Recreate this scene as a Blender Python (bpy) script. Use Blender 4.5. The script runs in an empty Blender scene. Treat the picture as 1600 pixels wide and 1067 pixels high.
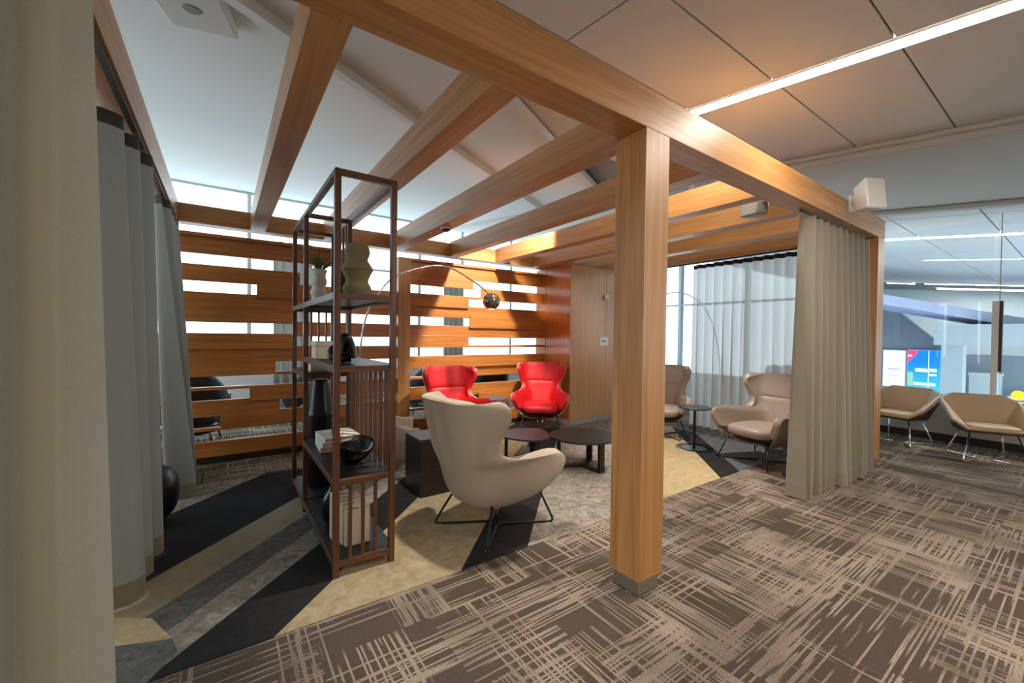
import bpy, bmesh, math, random
from mathutils import Vector, Matrix

random.seed(7)
scene = bpy.context.scene
C = scene.collection

# ------------------------------------------------------------------ camera
cam_data = bpy.data.cameras.new('camera')
cam = bpy.data.objects.new('camera', cam_data)
C.objects.link(cam)
_r = Vector((0.8189089, -0.5737851, 0.0126074))
_d = Vector((0.0013109, -0.0200970, -0.9997972))
_f = Vector((0.5739221, 0.8187593, -0.0157054))
cam.matrix_world = Matrix(((_r.x, -_d.x, -_f.x, 0.0), (_r.y, -_d.y, -_f.y, 0.0), (_r.z, -_d.z, -_f.z, 1.5), (0, 0, 0, 1)))
cam_data.sensor_width = 36.0
cam_data.lens = 644.77 / 1600 * 36
cam_data.clip_start = 0.05
cam_data.clip_end = 200
scene.camera = cam

# ------------------------------------------------------------------ world, exposure
SKY = 1.8
world = bpy.data.worlds.new('overcast_sky')
scene.world = world
world.use_nodes = True
bg = world.node_tree.nodes['Background']
bg.inputs['Color'].default_value = (0.80, 0.93, 1.0, 1)
bg.inputs['Strength'].default_value = SKY
scene.view_settings.view_transform = 'Standard'
scene.view_settings.look = 'None'
scene.view_settings.gamma = 1
scene.view_settings.use_curve_mapping = False
scene.view_settings.exposure = 1.1
scene.cycles.use_denoising = True
scene.cycles.max_bounces = 10
scene.cycles.diffuse_bounces = 5
scene.cycles.glossy_bounces = 3
scene.cycles.transmission_bounces = 4
scene.cycles.transparent_max_bounces = 16
scene.cycles.sample_clamp_indirect = 6
scene.cycles.caustics_reflective = False
scene.cycles.caustics_refractive = False

WARM = (1.0, 0.91, 0.81)
STRIP = 38.0
SPOT = 150.0


def portal(loc, rot, sx, sy):
    l = bpy.data.lights.new('window_portal', 'AREA')
    l.shape = 'RECTANGLE'; l.size = sx; l.size_y = sy
    l.cycles.is_portal = True
    o = bpy.data.objects.new('window_portal', l)
    o.location = loc; o.rotation_euler = rot
    C.objects.link(o)


portal((2.4, 10.35, 2.6), (-math.pi / 2, 0, 0), 12.9, 3.9)
portal((8.95, 6.4, 2.2), (0, math.pi / 2, 0), 3.0, 7.4)
portal((-4.15, 6.3, 2.3), (0, -math.pi / 2, 0), 3.4, 7.7)

# ------------------------------------------------------------------ materials


def lin(r, g, b):
    f = lambda c: (c / 255 / 12.92) if c / 255 <= 0.04045 else ((c / 255 + 0.055) / 1.055) ** 2.4
    return (f(r), f(g), f(b), 1)


def new_mat(name):
    m = bpy.data.materials.new(name)
    m.use_nodes = True
    nt = m.node_tree
    return m, nt, nt.nodes['Principled BSDF']


def N(nt, t, **kw):
    n = nt.nodes.new(t)
    for k, v in kw.items():
        setattr(n, k, v)
    return n


def plain(name, col, rough=0.5, metal=0.0, bump=0.0, bscale=200, spec=None, var=0.0):
    m, nt, p = new_mat(name)
    p.inputs['Base Color'].default_value = col
    p.inputs['Roughness'].default_value = rough
    p.inputs['Metallic'].default_value = metal
    if spec is not None:
        p.inputs['Specular IOR Level'].default_value = spec
    tc = N(nt, 'ShaderNodeTexCoord')
    if bump or var:
        nz = N(nt, 'ShaderNodeTexNoise')
        nz.inputs['Scale'].default_value = bscale
        nz.inputs['Detail'].default_value = 3
        nt.links.new(tc.outputs['Object'], nz.inputs['Vector'])
        if bump:
            b = N(nt, 'ShaderNodeBump')
            b.inputs['Strength'].default_value = bump
            b.inputs['Distance'].default_value = 0.004
            nt.links.new(nz.outputs['Fac'], b.inputs['Height'])
            nt.links.new(b.outputs['Normal'], p.inputs['Normal'])
        if var:
            mx = N(nt, 'ShaderNodeMix', data_type='RGBA')
            mx.inputs['A'].default_value = tuple(c * (1 - var) for c in col[:3]) + (1,)
            mx.inputs['B'].default_value = tuple(min(1, c * (1 + var)) for c in col[:3]) + (1,)
            nt.links.new(nz.outputs['Fac'], mx.inputs['Factor'])
            nt.links.new(mx.outputs['Result'], p.inputs['Base Color'])
    return m


def wood(name, dark, light, axis, rough=0.38, scale=1.0):
    """grain runs along the given axis (object coordinates)"""
    m, nt, p = new_mat(name)
    tc = N(nt, 'ShaderNodeTexCoord')
    oi = N(nt, 'ShaderNodeObjectInfo')
    add = N(nt, 'ShaderNodeVectorMath', operation='ADD')
    mul = N(nt, 'ShaderNodeVectorMath', operation='SCALE')
    mul.inputs['Scale'].default_value = 7.0
    cmb = N(nt, 'ShaderNodeCombineXYZ')
    for k in 'XYZ':
        nt.links.new(oi.outputs['Random'], cmb.inputs[k])
    nt.links.new(cmb.outputs[0], mul.inputs[0])
    nt.links.new(tc.outputs['Object'], add.inputs[0])
    nt.links.new(mul.outputs[0], add.inputs[1])
    mp = N(nt, 'ShaderNodeMapping')
    s = [28 * scale, 28 * scale, 28 * scale]
    s['xyz'.index(axis)] = 1.1 * scale
    mp.inputs['Scale'].default_value = s
    nt.links.new(add.outputs[0], mp.inputs['Vector'])
    n1 = N(nt, 'ShaderNodeTexNoise')
    n1.inputs['Scale'].default_value = 1.0
    n1.inputs['Detail'].default_value = 5
    n1.inputs['Roughness'].default_value = 0.6
    n1.inputs['Distortion'].default_value = 0.6
    nt.links.new(mp.outputs[0], n1.inputs['Vector'])
    cr = N(nt, 'ShaderNodeValToRGB')
    cr.color_ramp.elements[0].position = 0.32; cr.color_ramp.elements[0].color = dark
    cr.color_ramp.elements[1].position = 0.68; cr.color_ramp.elements[1].color = light
    nt.links.new(n1.outputs['Fac'], cr.inputs['Fac'])
    nt.links.new(cr.outputs[0], p.inputs['Base Color'])
    b = N(nt, 'ShaderNodeBump')
    b.inputs['Strength'].default_value = 0.12
    b.inputs['Distance'].default_value = 0.002
    nt.links.new(n1.outputs['Fac'], b.inputs['Height'])
    nt.links.new(b.outputs['Normal'], p.inputs['Normal'])
    p.inputs['Roughness'].default_value = rough
    p.inputs['Coat Weight'].default_value = 0.25
    p.inputs['Coat Roughness'].default_value = 0.4
    return m


MT = {}
OAK_D, OAK_L = lin(170, 114, 58), lin(200, 148, 88)
for ax in 'xyz':
    MT['oak_' + ax] = wood('oak_grain_' + ax, OAK_D, OAK_L, ax, 0.45)
MT['slat'] = wood('cedar_slat', lin(158, 92, 36), lin(196, 126, 58), 'x', 0.4)
MT['panel_z'] = wood('veneer_panel', lin(196, 152, 110), lin(212, 170, 128), 'z', 0.35)
MT['gloss_panel'] = wood('lacquered_veneer', lin(172, 92, 34), lin(196, 112, 46), 'z', 0.2)
for ax in 'xyz':
    MT['walnut_' + ax] = wood('walnut_' + ax, lin(78, 46, 27), lin(112, 70, 42), ax, 0.4, 2.0)
MT['black_board'] = plain('black_laminate', lin(34, 34, 37), 0.42, bump=0.02)
MT['drywall'] = plain('white_drywall', lin(206, 207, 204), 0.9, bump=0.05, bscale=300)
MT['tile'] = plain('ceiling_tile', lin(214, 214, 214), 0.95, bump=0.08, bscale=500)
MT['bulkhead'] = plain('painted_bulkhead', lin(196, 194, 188), 0.9, bump=0.05, bscale=300)
MT['grid'] = plain('ceiling_grid', lin(128, 126, 122), 0.8, bump=0.02)
MT['wallpaint'] = plain('wall_paint', lin(196, 188, 178), 0.85, bump=0.05, bscale=250)
MT['white'] = plain('white_enamel', lin(228, 226, 220), 0.45, bump=0.02)
MT['stone'] = plain('stone_skirting', lin(176, 172, 164), 0.6, bump=0.05, var=0.15, bscale=40)
MT['steel_base'] = plain('brushed_steel', lin(150, 142, 130), 0.4, 0.5, bump=0.05, bscale=400)
MT['chrome'] = plain('chrome', (0.82, 0.82, 0.82, 1), 0.08, 1.0, bump=0.005)
MT['black_metal'] = plain('black_powder_coat', lin(24, 24, 26), 0.4, 0.2, bump=0.02)
MT['dark_metal'] = plain('dark_bronze', lin(60, 54, 48), 0.4, 0.5, bump=0.02)
MT['black_gloss'] = plain('black_glaze', lin(10, 10, 11), 0.3, bump=0.02)
MT['black_leather'] = plain('black_leather', lin(22, 23, 26), 0.3, bump=0.15, bscale=180)
MT['red_leather'] = plain('red_leather', lin(198, 22, 30), 0.5, bump=0.12, bscale=220, var=0.08)
MT['taupe_leather'] = plain('taupe_leather', lin(166, 151, 138), 0.4, bump=0.12, bscale=220, var=0.06)
MT['beige_fabric'] = plain('beige_wool', lin(186, 172, 154), 0.9, bump=0.5, bscale=700, var=0.12)
MT['tan_leather'] = plain('tan_leather', lin(190, 162, 126), 0.42, bump=0.1, bscale=220, var=0.06)
MT['brown_leather'] = plain('brown_leather', lin(62, 46, 38), 0.4, bump=0.1, bscale=220)
MT['khaki_clay'] = plain('khaki_stoneware', lin(142, 128, 92), 0.75, bump=0.25, bscale=60, var=0.12)
MT['white_clay'] = plain('white_stoneware', lin(206, 196, 186), 0.7, bump=0.2, bscale=60, var=0.06)
MT['paper'] = plain('book_paper', lin(244, 230, 204), 0.85, bump=0.1, bscale=200, var=0.05)
MT['book_white'] = plain('white_book_cloth', lin(232, 230, 226), 0.7, bump=0.05)
MT['pages'] = plain('page_edges', lin(204, 168, 146), 0.9, bump=0.2, bscale=300)
MT['leaf'] = plain('plant_leaf', lin(86, 104, 48), 0.55, bump=0.1, var=0.25, bscale=20)
MT['terrazzo_side'] = plain('terrazzo', lin(40, 36, 33), 0.5, bump=0.02)
MT['mullion'] = plain('aluminium_mullion', lin(196, 206, 210), 0.4, 0.2, bump=0.01)
MT['track'] = plain('curtain_track', lin(90, 84, 76), 0.5, 0.4, bump=0.01)
MT['concourse'] = plain('concourse_panel', lin(150, 164, 176), 0.7, bump=0.02)
MT['concourse_white'] = plain('concourse_white', lin(206, 220, 224), 0.7, bump=0.02)
MT['lavender'] = plain('lavender_ceiling', lin(186, 196, 226), 0.85, bump=0.03)
MT['white_screen_frame'] = plain('screen_frame', lin(214, 222, 236), 0.5, bump=0.01)


def terrazzo():
    m, nt, p = new_mat('speckled_black_stone')
    tc = N(nt, 'ShaderNodeTexCoord')
    v = N(nt, 'ShaderNodeTexVoronoi')
    v.inputs['Scale'].default_value = 120
    nt.links.new(tc.outputs['Object'], v.inputs['Vector'])
    cr = N(nt, 'ShaderNodeValToRGB')
    cr.color_ramp.elements[0].position = 0.1; cr.color_ramp.elements[0].color = lin(96, 76, 58)
    cr.color_ramp.elements[1].position = 0.45; cr.color_ramp.elements[1].color = lin(26, 24, 24)
    nt.links.new(v.outputs['Distance'], cr.inputs['Fac'])
    nt.links.new(cr.outputs[0], p.inputs['Base Color'])
    p.inputs['Roughness'].default_value = 0.35
    return m


MT['terrazzo'] = terrazzo()


def fabric(name, col, trans=0.25, thru=0.0):
    m, nt, p = new_mat(name)
    out = nt.nodes['Material Output']
    tc = N(nt, 'ShaderNodeTexCoord')
    mp = N(nt, 'ShaderNodeMapping'); mp.inputs['Scale'].default_value = (500, 500, 120)
    nz = N(nt, 'ShaderNodeTexNoise'); nz.inputs['Scale'].default_value = 1.0; nz.inputs['Detail'].default_value = 2
    nt.links.new(tc.outputs['Object'], mp.inputs['Vector']); nt.links.new(mp.outputs[0], nz.inputs['Vector'])
    mx = N(nt, 'ShaderNodeMix', data_type='RGBA')
    mx.inputs['A'].default_value = tuple(c * 0.82 for c in col[:3]) + (1,)
    mx.inputs['B'].default_value = tuple(min(1, c * 1.15) for c in col[:3]) + (1,)
    nt.links.new(nz.outputs['Fac'], mx.inputs['Factor'])
    nt.links.new(mx.outputs['Result'], p.inputs['Base Color'])
    p.inputs['Roughness'].default_value = 0.85
    p.inputs['Sheen Weight'].default_value = 0.2
    tr = N(nt, 'ShaderNodeBsdfTranslucent')
    nt.links.new(mx.outputs['Result'], tr.inputs['Color'])
    m1 = N(nt, 'ShaderNodeMixShader'); m1.inputs[0].default_value = trans
    nt.links.new(p.outputs[0], m1.inputs[1]); nt.links.new(tr.outputs[0], m1.inputs[2])
    last = m1
    if thru:
        tp = N(nt, 'ShaderNodeBsdfTransparent')
        m2 = N(nt, 'ShaderNodeMixShader'); m2.inputs[0].default_value = thru
        nt.links.new(m1.outputs[0], m2.inputs[1]); nt.links.new(tp.outputs[0], m2.inputs[2])
        last = m2
    nt.links.new(last.outputs[0], out.inputs['Surface'])
    return m


MT['curtain'] = fabric('linen_curtain', lin(164, 156, 138), 0.22)
MT['curtain_grey'] = fabric('grey_linen_curtain', lin(146, 144, 136), 0.22)
MT['curtain_band'] = fabric('curtain_header_band', lin(70, 66, 60), 0.05)
MT['curtain_hem'] = fabric('curtain_hem', lin(158, 148, 128), 0.1)
MT['sheer'] = fabric('sheer_curtain', lin(222, 222, 220), 0.6, 0.10)
MT['sheer_hem'] = fabric('sheer_hem', lin(130, 124, 114), 0.2, 0.02)
MT['sheer_band'] = fabric('sheer_header_band', lin(44, 40, 38), 0.05)


def glass():
    m, nt, p = new_mat('window_glass')
    out = nt.nodes['Material Output']
    tp = N(nt, 'ShaderNodeBsdfTransparent'); tp.inputs['Color'].default_value = (0.95, 0.98, 1, 1)
    gl = N(nt, 'ShaderNodeBsdfGlossy'); gl.inputs['Roughness'].default_value = 0.02
    mx = N(nt, 'ShaderNodeMixShader'); mx.inputs[0].default_value = 0.05
    nt.links.new(tp.outputs[0], mx.inputs[1]); nt.links.new(gl.outputs[0], mx.inputs[2])
    nt.links.new(mx.outputs[0], out.inputs['Surface'])
    return m


MT['glass'] = glass()


def smoked():
    m, nt, p = new_mat('smoked_mirror_glass')
    p.inputs['Base Color'].default_value = lin(150, 130, 112)
    p.inputs['Metallic'].default_value = 0.9
    p.inputs['Roughness'].default_value = 0.08
    return m


MT['smoked'] = smoked()


def emit(name, col, strength):
    m, nt, p = new_mat(name)
    out = nt.nodes['Material Output']
    e = N(nt, 'ShaderNodeEmission')
    e.inputs['Color'].default_value = tuple(col[:3]) + (1,)
    e.inputs['Strength'].default_value = strength
    nt.links.new(e.outputs[0], out.inputs['Surface'])
    return m


MT['strip'] = emit('linear_light_diffuser', WARM, STRIP)
MT['strip_far'] = emit('far_linear_light', (1.0, 0.92, 0.85), 14.0)
MT['lamp_glow'] = emit('downlight_lens', WARM, 12.0)
MT['scr_white'] = emit('screen_white', lin(214, 226, 250), 1.0)
MT['scr_blue'] = None
MT['scr_red'] = emit('screen_red', lin(236, 60, 96), 1.0)
MT['scr_grey'] = emit('screen_grey_text', lin(160, 166, 200), 1.0)
MT['scr_pale'] = emit('screen_pale', lin(198, 224, 252), 1.0)
MT['scr_green'] = emit('screen_green', lin(130, 176, 150), 1.0)


def blue_screen():
    m = emit('screen_blue', (0, 0.2, 0.9), 1.0)
    nt = m.node_tree
    e = [n for n in nt.nodes if n.type == 'EMISSION'][0]
    tc = N(nt, 'ShaderNodeTexCoord')
    sp = N(nt, 'ShaderNodeSeparateXYZ')
    nt.links.new(tc.outputs['Generated'], sp.inputs[0])
    nz = N(nt, 'ShaderNodeTexNoise'); nz.inputs['Scale'].default_value = 3.0
    nt.links.new(tc.outputs['Generated'], nz.inputs['Vector'])
    ad = N(nt, 'ShaderNodeMath', operation='MULTIPLY_ADD'); ad.inputs[1].default_value = 0.25
    nt.links.new(nz.outputs['Fac'], ad.inputs[0]); nt.links.new(sp.outputs['Z'], ad.inputs[2])
    cr = N(nt, 'ShaderNodeValToRGB')
    cr.color_ramp.elements[0].position = 0.15; cr.color_ramp.elements[0].color = lin(60, 168, 236)
    cr.color_ramp.elements[1].position = 0.85; cr.color_ramp.elements[1].color = lin(10, 112, 236)
    nt.links.new(ad.outputs[0], cr.inputs['Fac']); nt.links.new(cr.outputs[0], e.inputs['Color'])
    return m


MT['scr_blue'] = blue_screen()


def plaid_carpet():
    m, nt, p = new_mat('brown_plaid_carpet')
    L = nt.links.new
    tc = N(nt, 'ShaderNodeTexCoord')

    def streak(sx, sy, lo, hi, seed, detail=2):
        mp = N(nt, 'ShaderNodeMapping')
        mp.inputs['Scale'].default_value = (sx, sy, 1)
        mp.inputs['Location'].default_value = (seed, seed * 1.7, 0)
        L(tc.outputs['Object'], mp.inputs['Vector'])
        nz = N(nt, 'ShaderNodeTexNoise'); nz.noise_dimensions = '2D'
        nz.inputs['Scale'].default_value = 1.0
        nz.inputs['Detail'].default_value = detail
        nz.inputs['Roughness'].default_value = 0.5
        L(mp.outputs[0], nz.inputs['Vector'])
        mr = N(nt, 'ShaderNodeMapRange')
        mr.inputs['From Min'].default_value = lo; mr.inputs['From Max'].default_value = hi
        L(nz.outputs['Fac'], mr.inputs['Value'])
        return mr.outputs[0]

    def blocks(cx, cy, seed):
        # stepped random value per rectangular block
        mp = N(nt, 'ShaderNodeMapping')
        mp.inputs['Scale'].default_value = (cx, cy, 1)
        mp.inputs['Location'].default_value = (seed, seed * .6, 0)
        L(tc.outputs['Object'], mp.inputs['Vector'])
        fl = N(nt, 'ShaderNodeVectorMath', operation='FLOOR')
        L(mp.outputs[0], fl.inputs[0])
        wn = N(nt, 'ShaderNodeTexWhiteNoise'); wn.noise_dimensions = '2D'
        L(fl.outputs[0], wn.inputs['Vector'])
        return wn.outputs['Value']

    def math_(op, a, b=None, c=None):
        n = N(nt, 'ShaderNodeMath', operation=op)
        for i, v in enumerate((a, b, c)):
            if v is None: continue
            if isinstance(v, (int, float)): n.inputs[i].default_value = v
            else: L(v, n.inputs[i])
        n.use_clamp = False
        return n.outputs[0]

    sep = N(nt, 'ShaderNodeSeparateXYZ')
    L(tc.outputs['Object'], sep.inputs[0])

    def lines(along, across, n, freq, thr, seed):
        """straight yarn lines: one random value per row, broken into lengths along the row"""
        row = math_('FLOOR', math_('MULTIPLY_ADD', across, n, seed))
        cb = N(nt, 'ShaderNodeCombineXYZ')
        L(math_('MULTIPLY_ADD', along, freq, math_('MULTIPLY', row, 7.31)), cb.inputs['X'])
        L(math_('MULTIPLY', row, 3.77), cb.inputs['Y'])
        nz = N(nt, 'ShaderNodeTexNoise'); nz.noise_dimensions = '2D'
        nz.inputs['Scale'].default_value = 1.0; nz.inputs['Detail'].default_value = 1.5
        L(cb.outputs[0], nz.inputs['Vector'])
        mr = N(nt, 'ShaderNodeMapRange')
        mr.inputs['From Min'].default_value = thr - 0.015; mr.inputs['From Max'].default_value = thr + 0.03
        L(nz.outputs['Fac'], mr.inputs['Value'])
        return mr.outputs[0]

    X_, Y_ = sep.outputs['X'], sep.outputs['Y']
    lx = lines(X_, Y_, 104, 0.9, 0.575, 11.3)
    ly = lines(Y_, X_, 104, 0.9, 0.575, 57.9)
    lx2 = lines(X_, Y_, 104, 1.6, 0.52, 23.1)
    ly2 = lines(Y_, X_, 104, 1.6, 0.52, 71.7)
    bx = blocks(1.9, 3.6, 0.3)
    by = blocks(3.6, 1.9, 5.3)
    dx = math_('MULTIPLY', lx2, math_('GREATER_THAN', bx, 0.72))
    dy = math_('MULTIPLY', ly2, math_('GREATER_THAN', by, 0.70))
    gx = math_('MULTIPLY', lx, math_('GREATER_THAN', bx, 0.2))
    gy = math_('MULTIPLY', ly, math_('GREATER_THAN', by, 0.2))
    tot = math_('MAXIMUM', math_('MAXIMUM', gx, gy), math_('MAXIMUM', dx, dy))
    nb = streak(2.6, 2.6, 0.38, 0.62, 20.0, 1)
    tot = math_('MULTIPLY', tot, math_('MULTIPLY_ADD', nb, 0.45, 0.55))
    fine = streak(170, 170, 0.3, 0.7, 1.0)
    tot = math_('MULTIPLY', tot, math_('MULTIPLY_ADD', fine, 0.5, 0.6))
    cr = N(nt, 'ShaderNodeValToRGB')
    cr.color_ramp.elements[0].position = 0.0; cr.color_ramp.elements[0].color = lin(92, 81, 73)
    cr.color_ramp.elements[1].position = 0.9; cr.color_ramp.elements[1].color = lin(174, 160, 142)
    L(tot, cr.inputs['Fac'])
    # fine dark pile speckle
    mx = N(nt, 'ShaderNodeMix', data_type='RGBA', blend_type='MULTIPLY')
    mx.inputs['Factor'].default_value = 0.5
    L(cr.outputs[0], mx.inputs['A'])
    cr2 = N(nt, 'ShaderNodeValToRGB')
    cr2.color_ramp.elements[0].color = (0.3, 0.28, 0.27, 1); cr2.color_ramp.elements[1].color = (1, 1, 1, 1)
    L(fine, cr2.inputs['Fac']); L(cr2.outputs[0], mx.inputs['B'])
    L(mx.outputs['Result'], p.inputs['Base Color'])
    p.inputs['Roughness'].default_value = 0.95
    p.inputs['Specular IOR Level'].default_value = 0.1
    b = N(nt, 'ShaderNodeBump'); b.inputs['Strength'].default_value = 0.4; b.inputs['Distance'].default_value = 0.004
    L(tot, b.inputs['Height']); L(b.outputs['Normal'], p.inputs['Normal'])
    return m


MT['plaid'] = plaid_carpet()


def mottled(name, a, b, s=6.0, fine=60):
    m, nt, p = new_mat(name)
    L = nt.links.new
    tc = N(nt, 'ShaderNodeTexCoord')
    n1 = N(nt, 'ShaderNodeTexNoise'); n1.inputs['Scale'].default_value = s * 2.2; n1.inputs['Detail'].default_value = 8
    n1.inputs['Roughness'].default_value = 0.75; n1.inputs['Distortion'].default_value = 0.8
    L(tc.outputs['Object'], n1.inputs['Vector'])
    n2 = N(nt, 'ShaderNodeTexNoise'); n2.inputs['Scale'].default_value = fine * 5; n2.inputs['Detail'].default_value = 2
    L(tc.outputs['Object'], n2.inputs['Vector'])
    ad = N(nt, 'ShaderNodeMath', operation='MULTIPLY_ADD'); ad.inputs[1].default_value = 0.35
    L(n2.outputs['Fac'], ad.inputs[0]); L(n1.outputs['Fac'], ad.inputs[2])
    cr = N(nt, 'ShaderNodeValToRGB')
    cr.color_ramp.elements[0].position = 0.5; cr.color_ramp.elements[0].color = a
    cr.color_ramp.elements[1].position = 0.85; cr.color_ramp.elements[1].color = b
    L(ad.outputs[0], cr.inputs['Fac']); L(cr.outputs[0], p.inputs['Base Color'])
    p.inputs['Roughness'].default_value = 0.95
    p.inputs['Specular IOR Level'].default_value = 0.15
    bm_ = N(nt, 'ShaderNodeBump'); bm_.inputs['Strength'].default_value = 0.3; bm_.inputs['Distance'].default_value = 0.003
    L(n2.outputs['Fac'], bm_.inputs['Height']); L(bm_.outputs['Normal'], p.inputs['Normal'])
    return m


MT['cp_black'] = mottled('carpet_black', lin(36, 35, 36), lin(48, 47, 48), 4)
MT['cp_grey'] = mottled('carpet_light_grey', lin(100, 92, 84), lin(178, 170, 158), 6)
MT['cp_dark'] = mottled('carpet_dark_grey', lin(74, 74, 76), lin(118, 116, 112), 6)
MT['cp_tan'] = mottled('carpet_tan', lin(142, 130, 108), lin(166, 152, 128), 5)
MT['cp_gold'] = mottled('carpet_gold', lin(168, 148, 110), lin(196, 176, 138), 5)
MT['cp_sand'] = mottled('carpet_sand', lin(144, 130, 102), lin(184, 168, 134), 5)
MT['cp_slate'] = mottled('carpet_slate', lin(72, 76, 80), lin(120, 124, 126), 6)

# ------------------------------------------------------------------ mesh helpers


def link(o, parent=None):
    C.objects.link(o)
    if parent is not None:
        o.parent = parent
    return o


def mesh_obj(name, me, mat, parent=None, loc=None, rot=None):
    o = bpy.data.objects.new(name, me)
    if mat is not None and not me.materials:
        me.materials.append(MT[mat])
    if loc is not None: o.location = loc
    if rot is not None: o.rotation_euler = rot
    return link(o, parent)


def obj(name, bm, mat, parent=None, smooth=False, loc=None, rot=None, angle=None, recalc=True):
    me = bpy.data.meshes.new(name)
    if recalc: bmesh.ops.recalc_face_normals(bm, faces=bm.faces)
    bm.to_mesh(me); bm.free()
    if smooth:
        for p in me.polygons: p.use_smooth = True
        if angle:
            me.set_sharp_from_angle(angle=math.radians(angle))
    return mesh_obj(name, me, mat, parent, loc, rot)


def box(bm, x0, x1, y0, y1, z0, z1, bev=0.0):
    r = bmesh.ops.create_cube(bm, size=1)
    vs = r['verts']
    bmesh.ops.scale(bm, vec=(x1 - x0, y1 - y0, z1 - z0), verts=vs)
    bmesh.ops.translate(bm, vec=((x0 + x1) / 2, (y0 + y1) / 2, (z0 + z1) / 2), verts=vs)
    if bev:
        es = list({e for v in vs for e in v.link_edges})
        bmesh.ops.bevel(bm, geom=es, offset=bev, segments=2, profile=0.5, affect='EDGES')
    return bm


def bx(x0, x1, y0, y1, z0, z1, bev=0.0):
    return box(bmesh.new(), x0, x1, y0, y1, z0, z1, bev)


def lathe(bm, prof, seg=32, cx=0, cy=0):
    rings = []
    for r, z in prof:
        rings.append([bm.verts.new((cx + r * math.cos(2 * math.pi * i / seg), cy + r * math.sin(2 * math.pi * i / seg), z)) for i in range(seg)])
    for a, b in zip(rings, rings[1:]):
        for i in range(seg):
            bm.faces.new((a[i], a[(i + 1) % seg], b[(i + 1) % seg], b[i]))
    bm.faces.new(rings[0][::-1]); bm.faces.new(rings[-1])
    return bm


def catmull(pts, n=6):
    pts = [Vector(p) for p in pts]
    out = []
    for i in range(len(pts) - 1):
        p0 = pts[max(i - 1, 0)]; p1 = pts[i]; p2 = pts[i + 1]; p3 = pts[min(i + 2, len(pts) - 1)]
        for k in range(n):
            t = k / n
            out.append(0.5 * ((2 * p1) + (p2 - p0) * t + (2 * p0 - 5 * p1 + 4 * p2 - p3) * t * t + (3 * p1 - p0 - 3 * p2 + p3) * t ** 3))
    out.append(pts[-1])
    return out


def fillet(pts, r, n=5):
    """round the corners of a polyline"""
    pts = [Vector(p) for p in pts]
    out = [pts[0]]
    for a, b, c in zip(pts, pts[1:], pts[2:]):
        u = (a - b); v = (c - b)
        k = min(r, u.length * 0.45, v.length * 0.45)
        p, q = b + u.normalized() * k, b + v.normalized() * k
        for i in range(n + 1):
            t = i / n
            out.append((1 - t) ** 2 * p + 2 * t * (1 - t) * b + t * t * q)
    out.append(pts[-1])
    return out


def tube(bm, pts, r, seg=8):
    pts = [Vector(p) for p in pts]
    rings = []
    up = Vector((0, 0, 1))
    t0 = (pts[1] - pts[0]).normalized()
    ref = up.cross(t0)
    if ref.length < 1e-3: ref = Vector((1, 0, 0))
    ref.normalize()
    for i, p in enumerate(pts):
        t = (pts[min(i + 1, len(pts) - 1)] - pts[max(i - 1, 0)]).normalized()
        ref = (ref - t * ref.dot(t)).normalized()
        bi = t.cross(ref)
        rr = r[i] if isinstance(r, (list, tuple)) else r
        rings.append([bm.verts.new(p + ref * rr * math.cos(2 * math.pi * k / seg) + bi * rr * math.sin(2 * math.pi * k / seg)) for k in range(seg)])
    for a, b in zip(rings, rings[1:]):
        for k in range(seg):
            bm.faces.new((a[k], a[(k + 1) % seg], b[(k + 1) % seg], b[k]))
    bm.faces.new(rings[0][::-1]); bm.faces.new(rings[-1])
    return bm


def grid(bm, fn, nu, nv, flip=False):
    vs = [[bm.verts.new(fn(i / nu, j / nv)) for i in range(nu + 1)] for j in range(nv + 1)]
    for j in range(nv):
        for i in range(nu):
            q = (vs[j][i], vs[j][i + 1], vs[j + 1][i + 1], vs[j + 1][i])
            bm.faces.new(q[::-1] if flip else q)
    return vs


def extrude_poly(bm, pts, z0, z1):
    lo = [bm.verts.new((x, y, z0)) for x, y in pts]
    hi = [bm.verts.new((x, y, z1)) for x, y in pts]
    bm.faces.new(lo[::-1]); bm.faces.new(hi)
    n = len(pts)
    for i in range(n):
        bm.faces.new((lo[i], lo[(i + 1) % n], hi[(i + 1) % n], hi[i]))
    return bm


def struct(o):
    o['kind'] = 'structure'
    return o


def tag(o, label, cat, group=None):
    o['label'] = label; o['category'] = cat
    if group: o['group'] = group
    return o


def thing(name, label, cat, loc=(0, 0, 0), rz=0.0, group=None):
    o = bpy.data.objects.new(name, None)
    o.empty_display_size = 0.1
    o.location = loc; o.rotation_euler = (0, 0, rz)
    link(o)
    return tag(o, label, cat, group)


def copy_tree(o, parent=None):
    c = o.copy(); C.objects.link(c); c.parent = parent
    for ch in list(o.children): copy_tree(ch, c)
    return c


def add_mod(o, kind, **kw):
    m = o.modifiers.new(kind.lower(), kind)
    for k, v in kw.items(): setattr(m, k, v)
    return m


R = math.radians

# ================================================================== SETTING
floor = struct(obj('floor', bx(-4.2, 8.9, -7, 10.2, -0.2, 0), 'plaid'))

# inlaid diagonal carpet pieces
RX0, RX1, RY0, RY1 = -0.62, 6.10, 2.30, 5.02


def clip_half(poly, a, b, c):
    out = []
    for i in range(len(poly)):
        p, q = poly[i], poly[(i + 1) % len(poly)]
        fp, fq = a * p[0] + b * p[1] - c, a * q[0] + b * q[1] - c
        if fp >= 0: out.append(p)
        if fp * fq < 0:
            t = fp / (fp - fq)
            out.append((p[0] + t * (q[0] - p[0]), p[1] + t * (q[1] - p[1])))
    return out


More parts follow.
